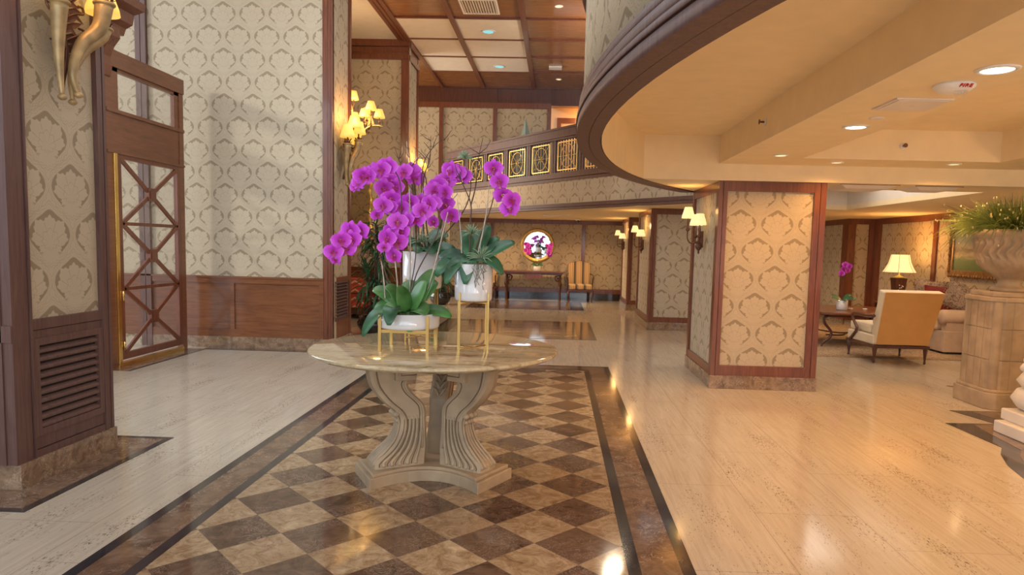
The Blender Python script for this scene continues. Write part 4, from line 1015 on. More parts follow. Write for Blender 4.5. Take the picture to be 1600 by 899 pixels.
SP = {
'A1': [(-1.078, 4.324, 2.028), (-1.12, 4.31, 2.005), (-1.168, 4.34, 1.995), (-1.198, 4.315, 1.97), (-1.232, 4.307, 1.961), (-1.268, 4.34, 1.93), (-1.307, 4.392, 1.904)],
'C2': [(-1.025, 4.75, 2.045), (-0.999, 4.747, 2.001), (-1.061, 4.692, 2.03), (-1.128, 4.724, 2.02), (-1.156, 4.698, 1.968), (-1.113, 4.687, 1.928), (-1.193, 4.681, 1.918), (-1.19, 4.691, 1.875)],
'A3': [(-0.977, 4.493, 1.819), (-1.031, 4.483, 1.78), (-1.097, 4.481, 1.834), (-1.106, 4.48, 1.778), (-1.133, 4.419, 1.787), (-1.177, 4.431, 1.727)],
'A4': [(-0.851, 4.293, 1.751), (-0.809, 4.303, 1.797), (-0.887, 4.315, 1.706), (-0.956, 4.318, 1.691), (-0.996, 4.239, 1.679), (-0.985, 4.291, 1.618), (-1.05, 4.297, 1.621), (-1.01, 4.281, 1.552), (-1.06, 4.248, 1.576), (-1.026, 4.277, 1.467), (-1.08, 4.239, 1.517)],
'A5': [(-1.211, 4.193, 1.615), (-1.276, 4.187, 1.618), (-1.257, 4.155, 1.565), (-1.316, 4.13, 1.555), (-1.31, 4.191, 1.509), (-1.373, 4.157, 1.484), (-1.37, 4.188, 1.439)],
'C6': [(-0.65, 4.655, 2.014), (-0.689, 4.621, 2.028), (-0.726, 4.611, 2.041), (-0.757, 4.63, 1.976), (-0.811, 4.613, 1.94), (-0.758, 4.586, 1.893), (-0.833, 4.601, 1.9), (-0.763, 4.651, 1.815), (-0.837, 4.574, 1.818), (-0.716, 4.575, 1.74), (-0.891, 4.633, 1.796), (-0.918, 4.598, 1.827), (-0.841, 4.623, 1.696)],
'B7': [(-0.413, 4.347, 2.032), (-0.374, 4.334, 1.951), (-0.355, 4.4, 1.868), (-0.294, 4.32, 1.835), (-0.306, 4.341, 1.784)],
}
rnd = random.Random(11)
def spray(parent, key, base, via, side=0.0):
    F = SP[key]; t_ = parent
    pts = [base] + via + [(F[0][0], F[0][1] + 0.04, F[0][2] + 0.01)]
    prev = None
    for q in F[1:]:
        if prev is None or (Vector(q) - Vector(prev)).length > 0.05: pts.append((q[0], q[1] + 0.045, q[2])); prev = q
    c = bz(pts, 6); n = len(c)
    st = MB().tube(c, [0.0042 - 0.0022 * i / n for i in range(n)], 6)
    obj('flower_stem', st, 'stem', parent)
    for i, q in enumerate(F):
        flower(parent, q, side + rnd.uniform(-0.45, 0.45), rnd.uniform(-0.15, 0.3), rnd.uniform(-0.2, 0.2), 1.08 * rnd.uniform(0.9, 1.08) * (0.7 if i == len(F) - 1 and len(F) > 5 else 1))
def leafmb(base, direction, L, Wd, rise, droop, mb=None):
    mb = mb or MB(); d = Vector((math.cos(direction), math.sin(direction), 0)); n = 12; path = []; w = []
    for i in range(n + 1):
        t_ = i / n; path.append(tuple(Vector(base) + d * (L * t_ * (1 - 0.15 * t_)) + Vector((0, 0, rise * t_ - droop * t_ * t_)))); w.append(1.3 * Wd * max(0.06, math.sin(PI * min(1, (t_ * 0.93 + 0.05))) ** 0.55))
    mb.blade(path, w, nrm=(0.0, -0.6, 0.8), fold=0.28)
    return mb
def leaves(parent, c, z, specs, mat='leafgreen'):
    for (ang, L, Wd, rise, droop) in specs:
        a = math.radians(ang); b = (c[0] + 0.015 * math.cos(a), c[1] + 0.015 * math.sin(a), z)
        o = obj('leaf', leafmb(b, a, L, Wd, rise, droop), mat, parent)
        md = o.modifiers.new('thick', 'SOLIDIFY'); md.thickness = 0.003
def moss(parent, c, z, r):
    m = MB(); q = random.Random(5)
    m.lathe([(0.001, z + 0.012), (r * 0.6, z + 0.008), (r * 0.97, z - 0.004)], (c[0], c[1], 0), 20)
    for i in range(260):
        a = q.uniform(0, 2 * PI); rr = r * math.sqrt(q.random()); x, y = c[0] + rr * math.cos(a), c[1] + rr * math.sin(a)
        b = q.uniform(0, 2 * PI); l = q.uniform(0.01, 0.028)
        m.tube([(x, y, z), (x + l * math.cos(b) * .6, y + l * math.sin(b) * .6, z + 0.02 * q.random() + 0.008), (x + l * math.cos(b), y + l * math.sin(b), z + 0.004)], 0.0012, 3, False)
    o = obj('moss', m, 'moss', parent); o['kind'] = 'stuff'
def planter(label, c, r, zp0, zp1, legr, zl, phi, low=False):
    t = thing('potted_orchid', label, 'potted orchid', (c[0], c[1], 0.86), 'orchid planters on the round table')
    w = 0.006
    prof = [(0.001, zp0), (r - 0.012, zp0), (r - 0.003, zp0 + 0.006), (r, zp0 + 0.02), (r, zp1), (r - w, zp1), (r - w, zp1 - 0.03), (0.001, zp1 - 0.03)]
    obj('pot', MB().lathe(prof, (c[0], c[1], 0), 48), 'pot_white', t)
    s = MB(); leg = []
    for k in range(4):
        a = math.radians(phi + 90 * k); x, y = c[0] + legr * math.cos(a), c[1] + legr * math.sin(a); leg.append((x, y))
        hw = 0.0095 if low else 0.0055
        s.box(x - hw, x + hw, y - hw * 0.7, y + hw * 0.7, 0.8605, zl)
    for k in (0, 1):
        a, b = Vector((*leg[k], 0)), Vector((*leg[k + 2], 0)); hz = zp0 - 0.012
        s.tube([(a.x, a.y, hz), (b.x, b.y, hz)], 0.006, 6)
        if not low: s.tube([(a.x, a.y, 0.885), (b.x, b.y, 0.885)], 0.005, 6)
    if low:
        for k in range(4):
            a, b = leg[k], leg[(k + 1) % 4]; A_ = Vector((*a, 0)); U = Vector((b[0] - a[0], b[1] - a[1], 0)); Ln = U.length; U.normalize()
            s.obox(A_, U, (U.y, -U.x, 0), 0, Ln, zp0 - 0.022, zp0 - 0.002, -0.003, 0.003)
    obj('gold_stand', s, 'gold', t)
    moss(t, c, zp1 - 0.012, r - 0.01)
    return t
# low bowl in front
tA = planter('low white bowl of magenta orchids in gold stand at the front of the table', (-0.955, 4.40), 0.200, 1.0, 1.098, 0.215, 1.09, 45, True)
leaves(tA, (-0.95, 4.37), 1.10, [(205, .24, .046, .20, .22), (232, .20, .050, .14, .16), (262, .15, .046, .06, .15), (285, .16, .044, .02, .13), (318, .20, .046, .13, .13), (352, .32, .040, .08, .10), (20, .20, .048, .30, .10), (60, .17, .045, .28, .06), (100, .18, .048, .28, .08), (150, .24, .046, .28, .14), (180, .26, .044, .28, .14), (215, .17, .048, .30, .14), (5, .17, .052, .34, .06), (335, .14, .046, .24, .03), (245, .12, .046, .22, .05)])
leaves(tA, (-1.02, 4.30), 1.12, [(270, .18, .04, .14, .22), (195, .22, .034, .05, .22)], 'leafblue')
for key, b, via in (('A1', (-1.0, 4.40, 1.11), [(-1.02, 4.42, 1.5), (-1.01, 4.38, 1.9)]), ('A3', (-0.98, 4.42, 1.11), [(-0.93, 4.47, 1.45), (-0.94, 4.5, 1.75)]),
                    ('A4', (-0.95, 4.38, 1.11), [(-0.90, 4.36, 1.35), (-0.76, 4.33, 1.62), (-0.77, 4.33, 1.78)]), ('A5', (-1.03, 4.38, 1.11), [(-1.10, 4.30, 1.4), (-1.15, 4.22, 1.60)])):
    spray(tA, key, b, via, -0.1)
m = MB()
for a, b in (((-1.09, 4.33, 1.11), (-1.13, 4.36, 1.45)), ((-0.95, 4.4, 1.11), (-0.97, 4.45, 1.9)), ((-0.86, 4.35, 1.11), (-0.70, 4.35, 1.75)), ((-1.0, 4.3, 1.11), (-1.03, 4.29, 1.5))):
    m.tube([a, ((a[0] + b[0]) / 2 + .006, (a[1] + b[1]) / 2, (a[2] + b[2]) / 2), b], [0.005, 0.0045, 0.0035], 6)
obj('stake', m, 'stake', tA)
# right tall pot
tB = planter('tall white pot with one four-bloom spray in gold stand, rightmost on the table', (-0.53, 4.37), 0.121, 1.19, 1.425, 0.128, 1.245, 55)
leaves(tB, (-0.54, 4.36), 1.44, [(5, .30, .044, .19, .06), (350, .22, .034, .12, .20), (30, .2, .040, .22, .06), (80, .2, .04, .26, .06), (165, .26, .040, .14, .12), (190, .25, .046, .10, .20), (258, .13, .040, .08, .22), (215, .2, .036, .10, .24), (55, .17, .035, .30, .06), (120, .16, .035, .28, .08)], 'leafblue')
spray(tB, 'B7', (-0.55, 4.38, 1.43), [(-0.50, 4.42, 1.6), (-0.43, 4.42, 1.8), (-0.40, 4.42, 1.98)], 0.1)
def twig(parent, pts, r=0.004, mat='stem', br=0):
    m = MB(); c = bz(pts, 5); n = len(c); m.tube(c, [r * (1 - 0.7 * i / n) for i in range(n)], 6)
    q = random.Random(br + 3)
    for k in range(br):
        i = q.randint(n // 3, n - 2); p = c[i]; d = Vector((q.uniform(-1, 1), q.uniform(-.4, .4), q.uniform(.5, 1.2))).normalized(); L = q.uniform(.05, .12)
        m.tube([p, p + d * L * .5, p + d * L + Vector((q.uniform(-.02, .02), 0, .01))], [r * .6, r * .5, r * .25], 5)
    obj('bare_twig', m, mat, parent)
twig(tB, [(-0.563, 4.40, 1.43), (-0.563, 4.4, 1.66), (-0.561, 4.4, 1.809), (-0.623, 4.4, 1.952), (-0.64, 4.41, 2.02)], 0.006, br=2)
twig(tB, [(-0.561, 4.4, 1.80), (-0.54, 4.4, 1.88), (-0.527, 4.4, 1.96), (-0.515, 4.39, 2.1), (-0.49, 4.4, 2.23)], 0.005, br=4)
twig(tB, [(-0.52, 4.4, 1.43), (-0.46, 4.4, 1.75), (-0.445, 4.4, 1.96)], 0.006, 'stake')
twig(tB, [(-0.61, 4.38, 1.43), (-0.62, 4.4, 1.6), (-0.648, 4.4, 1.83)], 0.0055, 'stake')
def airplant(parent, c, r, n=26, seed=1):
    q = random.Random(seed); m = MB()
    for i in range(n):
        a = q.uniform(0, 2 * PI); e = q.uniform(-0.2, 1.3); d = Vector((math.cos(a) * math.cos(e), math.sin(a) * math.cos(e), math.sin(e)))
        m.tube([c, Vector(c) + d * r * .6, Vector(c) + d * r + Vector((0, 0, -r * .15))], [0.004, 0.003, 0.0008], 4)
    obj('air_plant', m, 'air', parent)
airplant(tB, (-0.60, 4.40, 2.10), 0.06, 34, 2); airplant(tB, (-0.545, 4.36, 1.62), 0.075, 34, 3); airplant(tB, (-0.47, 4.27, 1.47), 0.10, 24, 4)
m = MB(); q = random.Random(9)
for i in range(16):                                      # trailing moss over the pot rim
    x = -0.48 + q.uniform(-.035, .035); y = 4.37 - math.sqrt(max(0, .1235 ** 2 - (x + .53) ** 2)); L = q.uniform(.04, .18)
    pts = [(x, y, 1.43)] + [(x + q.uniform(-.012, .012), y - 0.003, 1.43 - L * k / 5) for k in range(1, 6)]
    m.tube(pts, 0.0016, 4)
for i in range(12):
    x = -0.625 + q.uniform(-.015, .03); y = 4.37 - math.sqrt(max(0, .1235 ** 2 - (x + .53) ** 2)); L = q.uniform(.03, .14)
    m.tube([(x, y, 1.43)] + [(x + q.uniform(-.01, .01), y - 0.003, 1.43 - L * k / 4) for k in range(1, 5)], 0.0016, 4)
o_ = obj('trailing_moss', m, 'moss', tB); o_['kind'] = 'stuff'
# back left pot
tC = planter('tall white pot in gold stand with birch sticks and orchids, rearmost on the table', (-0.955, 4.83), 0.138, 1.23, 1.49, 0.145, 1.30, 50)
leaves(tC, (-0.93, 4.80), 1.50, [(300, .17, .05, .12, .14), (345, .26, .045, .08, .10), (0, .30, .036, .04, .22), (60, .2, .04, .25, .1), (200, .2, .04, .15, .1), (260, .16, .04, .1, .12), (330, .22, .04, .20, .1), (320, .24, .03, .18, .06)], 'leafblue')
spray(tC, 'C2', (-0.98, 4.83, 1.49), [(-0.95, 4.83, 1.75), (-0.93, 4.8, 2.0)], 0)
spray(tC, 'C6', (-0.90, 4.83, 1.49), [(-0.80, 4.78, 1.6), (-0.64, 4.72, 1.80), (-0.60, 4.69, 1.97)], 0)
for k, (bx, tx, tz) in enumerate(((-1.02, -1.06, 2.25), (-0.98, -1.0, 2.2), (-0.95, -0.99, 2.15), (-0.86, -0.70, 1.9), (-1.0, -1.05, 2.1))):
    twig(tC, [(bx, 4.82, 1.48), ((bx + tx) / 2 + .01, 4.80, 1.8), (tx, 4.76, tz)], 0.007 if k < 4 else 0.005, 'stake', br=0)
for k, pts in enumerate(([(-0.93, 4.8, 1.49), (-0.95, 4.75, 1.9), (-0.93, 4.72, 2.1), (-0.85, 4.7, 2.22), (-0.78, 4.7, 2.26)], [(-0.97, 4.8, 1.49), (-1.0, 4.75, 1.95), (-1.08, 4.72, 2.07), (-1.13, 4.7, 2.2)], [(-0.9, 4.8, 1.49), (-0.94, 4.75, 1.95), (-0.89, 4.72, 2.12), (-0.88, 4.7, 2.28)], [(-0.99, 4.8, 1.49), (-1.02, 4.75, 2.0), (-1.05, 4.72, 2.3)])):
    twig(tC, pts, 0.005, br=5 + k)
airplant(tC, (-0.93, 4.70, 1.56), 0.09, 30, 6)

# ================================================================== CORNUCOPIA SCONCES
def shade_mb(c, r0, r1, h, seg=20, fl=False):
    fn = (lambda r, z, a, i: r * (1 + 0.03 * math.cos(a * 6))) if fl else None
    m = MB(); base = [(r1, c[2]), (r1 * 0.86 + r0 * .14, c[2] + h * .25), ((r0 + r1) * .48, c[2] + h * .6), (r0, c[2] + h), (r0 - 0.003, c[2] + h), ((r0 + r1) * .47, c[2] + h * .6), (r1 - 0.004, c[2] + 0.001)]
    return m.lathe(base, (c[0], c[1], 0), seg, fn=fn)
def horn_sconce(label, loc, k=1.0, e=14):
    t = thing('wall_sconce', label, 'wall sconce', (0, 0, 0), 'gold cornucopia wall sconces')
    back = MB(); q = random.Random(3)
    back.tube(bz([(0.02, 0.0, 0.08), (0.05, 0.01, 0.3), (0.04, -0.02, 0.5), (0.05, 0.02, 0.66)], 6), 0.016, 7)
    for i in range(26):
        s = -1 if i % 2 else 1; z = 0.24 + 0.016 * i
        y = s * (0.03 + 0.10 * q.random()); a = q.uniform(-1, 1)
        back.blade([(0.03, y * 0.2, z), (0.06, y * 0.7, z + 0.02), (0.07, y + 0.03 * s, z + 0.02 + 0.04 * a)], [0.01, 0.02, 0.003], (1, 0, 0), 0.4)
    for zz, sg in ((0.56, 1), (0.5, -1), (0.42, 1)):
        back.tube(bz([(0.05, 0, zz - .05), (0.07, 0.08 * sg, zz), (0.07, 0.15 * sg, zz + .02), (0.06, 0.16 * sg, zz + 0.06), (0.06, 0.12 * sg, zz + 0.06)], 5), 0.008, 6)
    obj('leaf_backplate', back, 'bronze', t)
    horns = [([(0.10, -0.105, 0.0), (0.09, -0.11, 0.2), (0.10, -0.12, 0.38), (0.12, -0.13, 0.56)], [.012, .026, .038, .050]),
             ([(0.13, 0.00, 0.035), (0.11, -0.02, 0.17), (0.12, 0.05, 0.36), (0.16, 0.17, 0.50), (0.18, 0.20, 0.66)], [.014, .027, .036, .046, .056]),
             ([(0.09, 0.00, -0.01), (0.07, 0.03, 0.17), (0.07, 0.14, 0.34), (0.10, 0.26, 0.46), (0.10, 0.30, 0.53)], [.013, .025, .034, .042, .052])]
    for pts, rr in horns:
        c = bz(pts, 6); n = len(c); R = []
        for i in range(n):
            f = i / (n - 1) * (len(rr) - 1); a = int(min(f, len(rr) - 2)); R.append(rr[a] + (rr[a + 1] - rr[a]) * (f - a))
        m = MB().tube(c, R, 14); m.ball(pts[0], 0.027, 12, (1, 1, 0.75))
        h = obj('horn', m, 'horn', t)
        e = Vector(pts[-1]); r = rr[-1]
        rg = MB().lathe([(r * .9, e.z - .008), (r * 1.16, e.z - 0.004), (r * 1.2, e.z + .006), (r * 1.1, e.z + .014), (r * .8, e.z + .014)], (e.x, e.y, 0), 20)
        obj('ring', rg, 'horn', h)
        cr = MB()
        for i in range(9):
            a = 2 * PI * i / 9; d = Vector((math.cos(a), math.sin(a), 0))
            cr.blade([e + d * r * .7 + Vector((0, 0, .01)), e + d * r * .95 + Vector((0, 0, .035)), e + d * r * 1.35 + Vector((0, 0, .045))], [.012, .014, .003], tuple(d), .2)
        cr.lathe([(.02, e.z + .01), (.024, e.z + .05), (.012, e.z + .06), (.012, e.z + .10)], (e.x, e.y, 0), 12)
        obj('leaf_cup', cr, 'bronze', h)
        obj('lamp_shade', shade_mb((e.x, e.y, e.z + .10), .055, .105, .175), 'shade', h)
    obj('lamp_shade', shade_mb((0.16, 0.04, 0.82), .055, .10, .17), 'shade', t); obj('shade_stem', MB().tube(bz([(0.05, 0.01, .6), (.12, .03, .66), (.16, .04, .84)], 5), 0.009, 6), 'bronze', t)
    t.location = loc
    return t
SL = []
def sc_lights(x, y, z, e):
    light('POINT', (x + .22, y - .12, z + .95), e, WARM, 0.07, name='sconce_bulb'); light('POINT', (x + .22, y + .25, z + .95), e, WARM, 0.07, name='sconce_bulb')
s1 = horn_sconce('large gold cornucopia sconce with horn arms on the nearest left pillar', (-3.2, 4.33, 2.40))
sc_lights(-3.2, 4.33, 2.36, 12)
dup(s1, (-3.13, 9.86, 2.36), label='gold cornucopia sconce with yellow shades on the pillar behind the orchids'); sc_lights(-3.13, 9.86, 2.36, 8)
dup(s1, (-3.14, 14.75, 2.36), label='farthest gold cornucopia sconce, partly hidden by the orchid blooms'); sc_lights(-3.14, 14.75, 2.36, 12)

# small three-shade sconces on the right pillars (built facing -x)
def small_sconce():
    t = thing('wall_sconce', 'x', 'wall sconce', (0, 0, 0), 'bronze three-shade sconces on the right pillars')
    b = MB().lathe([(.002, 0), (.012, .02), (.01, .04), (.035, .07), (.045, .10), (.03, .13), (.016, .15), (.02, .2), (.012, .26), (.02, .3), (.01, .33), (.002, .36)], (-0.05, 0, 0), 16)
    b.box(-0.05, 0, -0.015, 0.015, 0.08, 0.28)
    obj('backplate', b, 'bronze', t)
    for dx, dy in ((-0.03, 0.11), (-0.15, 0.0), (-0.03, -0.11)):
        zt = .26 if dy else .34
        a = MB().tube(bz([(-0.05, 0, .16), (-0.05 + dx * .6, dy * .6, .13), (dx - .04, dy, .19), (dx - .04, dy, zt)], 6), 0.009, 7)
        a.lathe([(.006, zt - .07), (.026, zt - .05), (.022, zt - .03), (.012, zt - .02), (.014, zt + .05), (.006, zt + .09)], (dx - .04, dy, 0), 12)
        arm = obj('arm', a, 'bronze', t)
        obj('lamp_shade', shade_mb((dx - .04, dy, zt + .09), .045, .078, .135, 18, True), 'shade_c', arm)
    return t
ss = small_sconce(); ss.location = (1.77, 8.36, 1.50); ss['label'] = 'bronze sconce with small cream shades on the nearest right pillar'
light('POINT', (1.60, 8.36, 1.99), 10, WARM, 0.06, name='sconce_bulb')
dup(ss, (1.77, 14.0, 1.45), label='bronze sconce with cream shades on the middle right pillar'); light('POINT', (1.6, 14.0, 2.0), 9, WARM, 0.06, name='sconce_bulb')
dup(ss, (1.77, 17.9, 1.45), label='bronze sconce with cream shades on the farthest right pillar, near the back wall'); light('POINT', (1.6, 17.9, 2.0), 8, WARM, 0.06, name='sconce_bulb')

# twig chandelier behind the second left pillar
CX, CY = -3.95, 12.2
t = thing('twig_chandelier', 'twig chandelier with small yellow shades, partly hidden behind the second pillar', 'chandelier', (CX, CY, 3.2))
m = MB().tube([(CX, CY, 5.72), (CX, CY, 4.3)], 0.012, 6); m.tube(bz([(CX, CY, 4.3), (CX + .03, CY, 3.8), (CX, CY, 3.2)], 6), 0.035, 8)
obj('stem', m, 'bronze', t)
ends = []
for i in range(6):
    a = math.radians(-5 + 60 * i); d = Vector((math.cos(a), math.sin(a), 0))
    m = MB(); p = [Vector((CX, CY, 3.25)) + d * 0.05, Vector((CX, CY, 3.3)) + d * .35, Vector((CX, CY, 3.52)) + d * .5, Vector((CX, CY, 3.60)) + d * .65, Vector((CX, CY, 3.58)) + d * .85]
    c = bz(p, 6); m.tube(c, [0.03 - 0.02 * j / len(c) for j in range(len(c))], 7)
    m.tube([c[12] + Vector((0, 0.03, 0)), c[16] + Vector((0.0, -.03, .05)), c[22] + Vector((0, .04, -.03))], [.015, .01, .004], 6)
    arm = obj('twig_arm', m, 'horn', t)
    sh = MB(); cups = MB()
    for rr_, oo, zz in ((.45, .10, 3.76), (.62, -.03, 3.86), (.74, .06, 3.74)):
        q = Vector((CX, CY, 0)) + d * rr_ + Vector((-d.y, d.x, 0)) * oo
        shd = shade_mb((q.x, q.y, zz), .055, .10, .15); obj('lamp_shade', shd, 'shade', arm)
        cups.tube([(q.x, q.y, 3.56), (q.x, q.y, zz + 0.03)], 0.010, 6)
        cups.lathe([(.005, zz - .10), (.03, zz - .085), (.025, zz - .07)], (q.x, q.y, 0), 10)
    obj('candle_cup', cups, 'bronze', arm)
for k in range(4):
    a = math.radians(45 * k * 2 + 0); q = (CX + .28 * math.cos(a), CY + .28 * math.sin(a))
    obj('upper_shade', shade_mb((q[0], q[1], 4.05), .055, .09, .15), 'shade', t)
    obj('upper_arm', MB().tube(bz([(CX, CY, 3.85), (CX + .2 * math.cos(a), CY + .2 * math.sin(a), 3.86), (q[0], q[1], 3.95), (q[0], q[1], 4.06)], 5), 0.010, 6), 'bronze', t)
light('POINT', (CX + .3, CY - .4, 3.8), 110, WARM2, 0.2, name='chandelier_bulb')

# ================================================================== POTTED TREES
def dracaena(label, loc, hgt, seed, nl=1.0, potr=0.27, poth=0.33):
    t = thing('potted_dracaena', label, 'potted plant', loc, 'tall dracaenas in black pots'); x, y, z = loc
    r = potr
    obj('pot', MB().lathe([(0.001, z + .002), (r * .5, z + .002), (r * .72, z + .03), (r * .98, z + poth * .45), (r, z + poth * .7), (r * .86, z + poth * .88), (r * .88, z + poth), (r * .94, z + poth + .01), (r * .80, z + poth + .005), (r * .78, z + poth - .03), (0.001, z + poth - .03)], (x, y, 0), 36), 'pot_black', t)
    obj('soil', MB().lathe([(0.001, z + poth - .02), (r * .78, z + poth - .03)], (x, y, 0), 20), 'soil', t)
    q = random.Random(seed)
    tops = [(x + q.uniform(-.10, .10), y + q.uniform(-.10, .10), z + poth + hgt * f) for f in (1.0, .78, .58, .42, .3)]
    for i, tp in enumerate(tops):
        m = MB().tube(bz([(x + q.uniform(-.08, .08), y + q.uniform(-.08, .08), z + poth - .04), ((x + tp[0]) / 2, (y + tp[1]) / 2, z + poth + (tp[2] - z - poth) * .5), tp], 6), 0.014, 7)
        obj('cane', m, 'stem', t)
        f = MB(); n = int(46 * nl)
        for k in range(n):
            lv = q.random(); zb = tp[2] - lv * .42; a = q.uniform(0, 2 * PI); L = q.uniform(.24, .42) ; rise = q.uniform(.10, .26) * (1.2 - lv); droop = q.uniform(.18, .44)
            if lv < .15: rise += .18
            path = []; w = []
            for j in range(7):
                s = j / 6; path.append((tp[0] + math.cos(a) * L * s * (1 - .1 * s), tp[1] + math.sin(a) * L * s * (1 - .1 * s), zb + rise * s * 1.3 - droop * s * s)); w.append(.021 * max(.08, math.sin(PI * min(1, s * .9 + .1)) ** .6))
            f.blade(path, w, fold=.35)
        obj('foliage', f, 'leafblue', t)
    return t
dracaena('tall dracaena in glossy black pot behind the orchid table on the left', (-3.05, 11.3, 0), 1.62, 5, 1.2, 0.27, 0.30)
dracaena('distant dracaena in black pot beyond the orchids near the back wall', (-2.95, 17.3, 0), 1.55, 8, 1.1, 0.28, 0.32)

# red zigzag bench and gilt mirror on the recess wall
t = thing('upholstered_bench', 'low chest covered in red zigzag weave under the gilt mirror', 'bench', (-4.2, 13.8, 0))
obj('seat', MB().box(-5.0, -3.62, 13.5, 14.15, 0.22, 0.80), 'zigzag', t, bevel=0.03)
obj('base_frame', MB().box(-5.02, -3.6, 13.48, 14.17, 0.10, 0.22).box(-4.98, -4.9, 13.52, 13.6, 0, .1).box(-3.72, -3.64, 13.52, 13.6, 0, .1).box(-3.72, -3.64, 14.05, 14.13, 0, .1).box(-4.98, -4.9, 14.05, 14.13, 0, .1).box(-5.02, -3.6, 13.47, 14.17, 0.50, 0.53), 'wood_d', t)
t = thing('gilt_mirror', 'ornate gilt framed mirror with scrolled crest on the recess wall, behind the tall plant', 'mirror', (-4.25, 14.28, 2.2))
m = MB(); q = random.Random(2)
for sgn in (-1, 1):
    pts = [(-4.25 + sgn * x, 14.24, z) for x, z in ((.0, 2.95), (.12, 2.86), (.24, 2.84), (.33, 2.76), (.31, 2.6), (.34, 2.4), (.31, 2.1), (.34, 1.8), (.30, 1.6), (.15, 1.52), (0, 1.50))]
    c = bz(pts, 6); m.tube(c, [0.028 + 0.014 * math.sin(i * 1.1) for i in range(len(c))], 8)
    for i in range(26):
        p = c[q.randint(0, len(c) - 1)]; m.blade([p, p + Vector((sgn * .03, -.03, .03)), p + Vector((sgn * .08, -.03, q.uniform(-.04, .08)))], [.012, .022, .003], (0, 1, 0), .3)
m.ball((-4.25, 14.23, 2.98), .06, 10)
obj('gilt_frame', m, 'gilt', t)
obj('mirror_glass', MB().box(-4.55, -3.95, 14.262, 14.285, 1.55, 2.82), 'mirror', t)

# ================================================================== BACK WALL FURNITURE
t = thing('console_table', 'long dark wooden console table under the round mirror', 'console table', (-0.65, 19.6, 0))
obj('top', MB().box(-1.55, 0.25, 19.35, 19.85, 0.80, 0.835).box(-1.52, 0.22, 19.37, 19.83, 0.775, 0.80), 'wood', t, bevel=0.004)
obj('apron', MB().box(-1.47, 0.17, 19.40, 19.80, 0.735, 0.775), 'wood_d', t)
dr = obj('drawer', MB().box(-0.90, -0.40, 19.385, 19.6, 0.62, 0.765), 'wood', t, bevel=0.003); obj('knob', MB().ball((-0.65, 19.378, .69), .014, 8), 'brass', dr)
for x in (-1.42, 0.12):
    for y in (19.45, 19.77):
        s = 1 if x < -0.6 else -1
        m = MB().lathe([(.035, 0.001), (.032, .04), (.028, .3), (.035, .40), (.055, .44), (.055, .50), (.03, .54), (.03, .735)], (x, y, 0), 4, smooth=False)
        m.tube(bz([(x + s * .03, y, .72), (x + s * .14, y, .68), (x + s * .13, y, .58), (x + s * .05, y, .55), (x + s * .04, y, .62), (x + s * .09, y, .64)], 5), .014, 6)
        obj('leg', m, 'wood_d', t)
t = thing('round_mirror', 'round wall mirror in wide gold frame above the console', 'mirror', (-0.57, 19.97, 1.57))
Q = Vector((0, -1, 0)).to_track_quat('Z', 'Y').to_matrix()
obj('gold_frame', MB().lathe([(.385, 0.01), (.39, .035), (.41, .03), (.43, .045), (.46, .05), (.485, .035), (.50, .0)], (-0.57, 19.998, 1.57), 56, axis=Q), 'gilt', t)
obj('bevel_ring', MB().lathe([(.355, .022), (.388, .018), (.39, .024)], (-0.57, 19.995, 1.57), 56, axis=Q), 'mirror', t)
obj('mirror_glass', MB().lathe([(.001, .012), (.37, .012)], (-0.57, 19.995, 1.57), 56, axis=Q), 'mirror', t)
def small_orchid(label, loc, r, h, flowers, lz, cat_group=None, stemh=.6):
    x, y, z = loc; t = thing('small_orchid', label, 'potted orchid', loc, cat_group)
    obj('pot', MB().lathe([(0.001, z + .001), (r * .9, z + .001), (r, z + .01), (r, z + h), (r * .92, z + h), (r * .92, z + h - .02), (.001, z + h - .02)], (x, y, 0), 28), 'pot_white', t)
    leaves(t, (x, y), z + h, [(200, lz, .03, .10, .06), (340, lz, .03, .10, .08), (20, lz * .8, .03, .16, .06), (160, lz * .8, .028, .14, .05), (270, lz * .7, .03, .08, .08)], 'leafblue')
    for fs in flowers:
        c = bz([(x, y, z + h - .01)] + fs[0], 6); obj('flower_stem', MB().tube(c, .004, 5), 'stem', t)
        for f in fs[1]: flower(t, f, rnd.uniform(-.4, .4), rnd.uniform(-.1, .2), rnd.uniform(-.3, .3), fs[2])
    return t
def cluster(cx, cy, cz, w, h, n, seed): q = random.Random(seed); return [(cx + q.uniform(-w, w), cy + q.uniform(-.05, .02), cz + h * (1 - 2 * i / (n - 1))) for i in range(n)]
small_orchid('white potted magenta orchid with two sprays on the console before the round mirror', (-0.55, 19.55, .835), .11, .14,
             [([(-.62, 19.55, 1.3), (-.72, 19.5, 1.6), (-.84, 19.47, 1.55)], cluster(-.84, 19.47, 1.47, .06, .13, 7, 1), 1.1), ([(-.48, 19.55, 1.3), (-.36, 19.5, 1.62), (-.22, 19.47, 1.55)], cluster(-.22, 19.47, 1.45, .06, .15, 8, 2), 1.1)], .2)
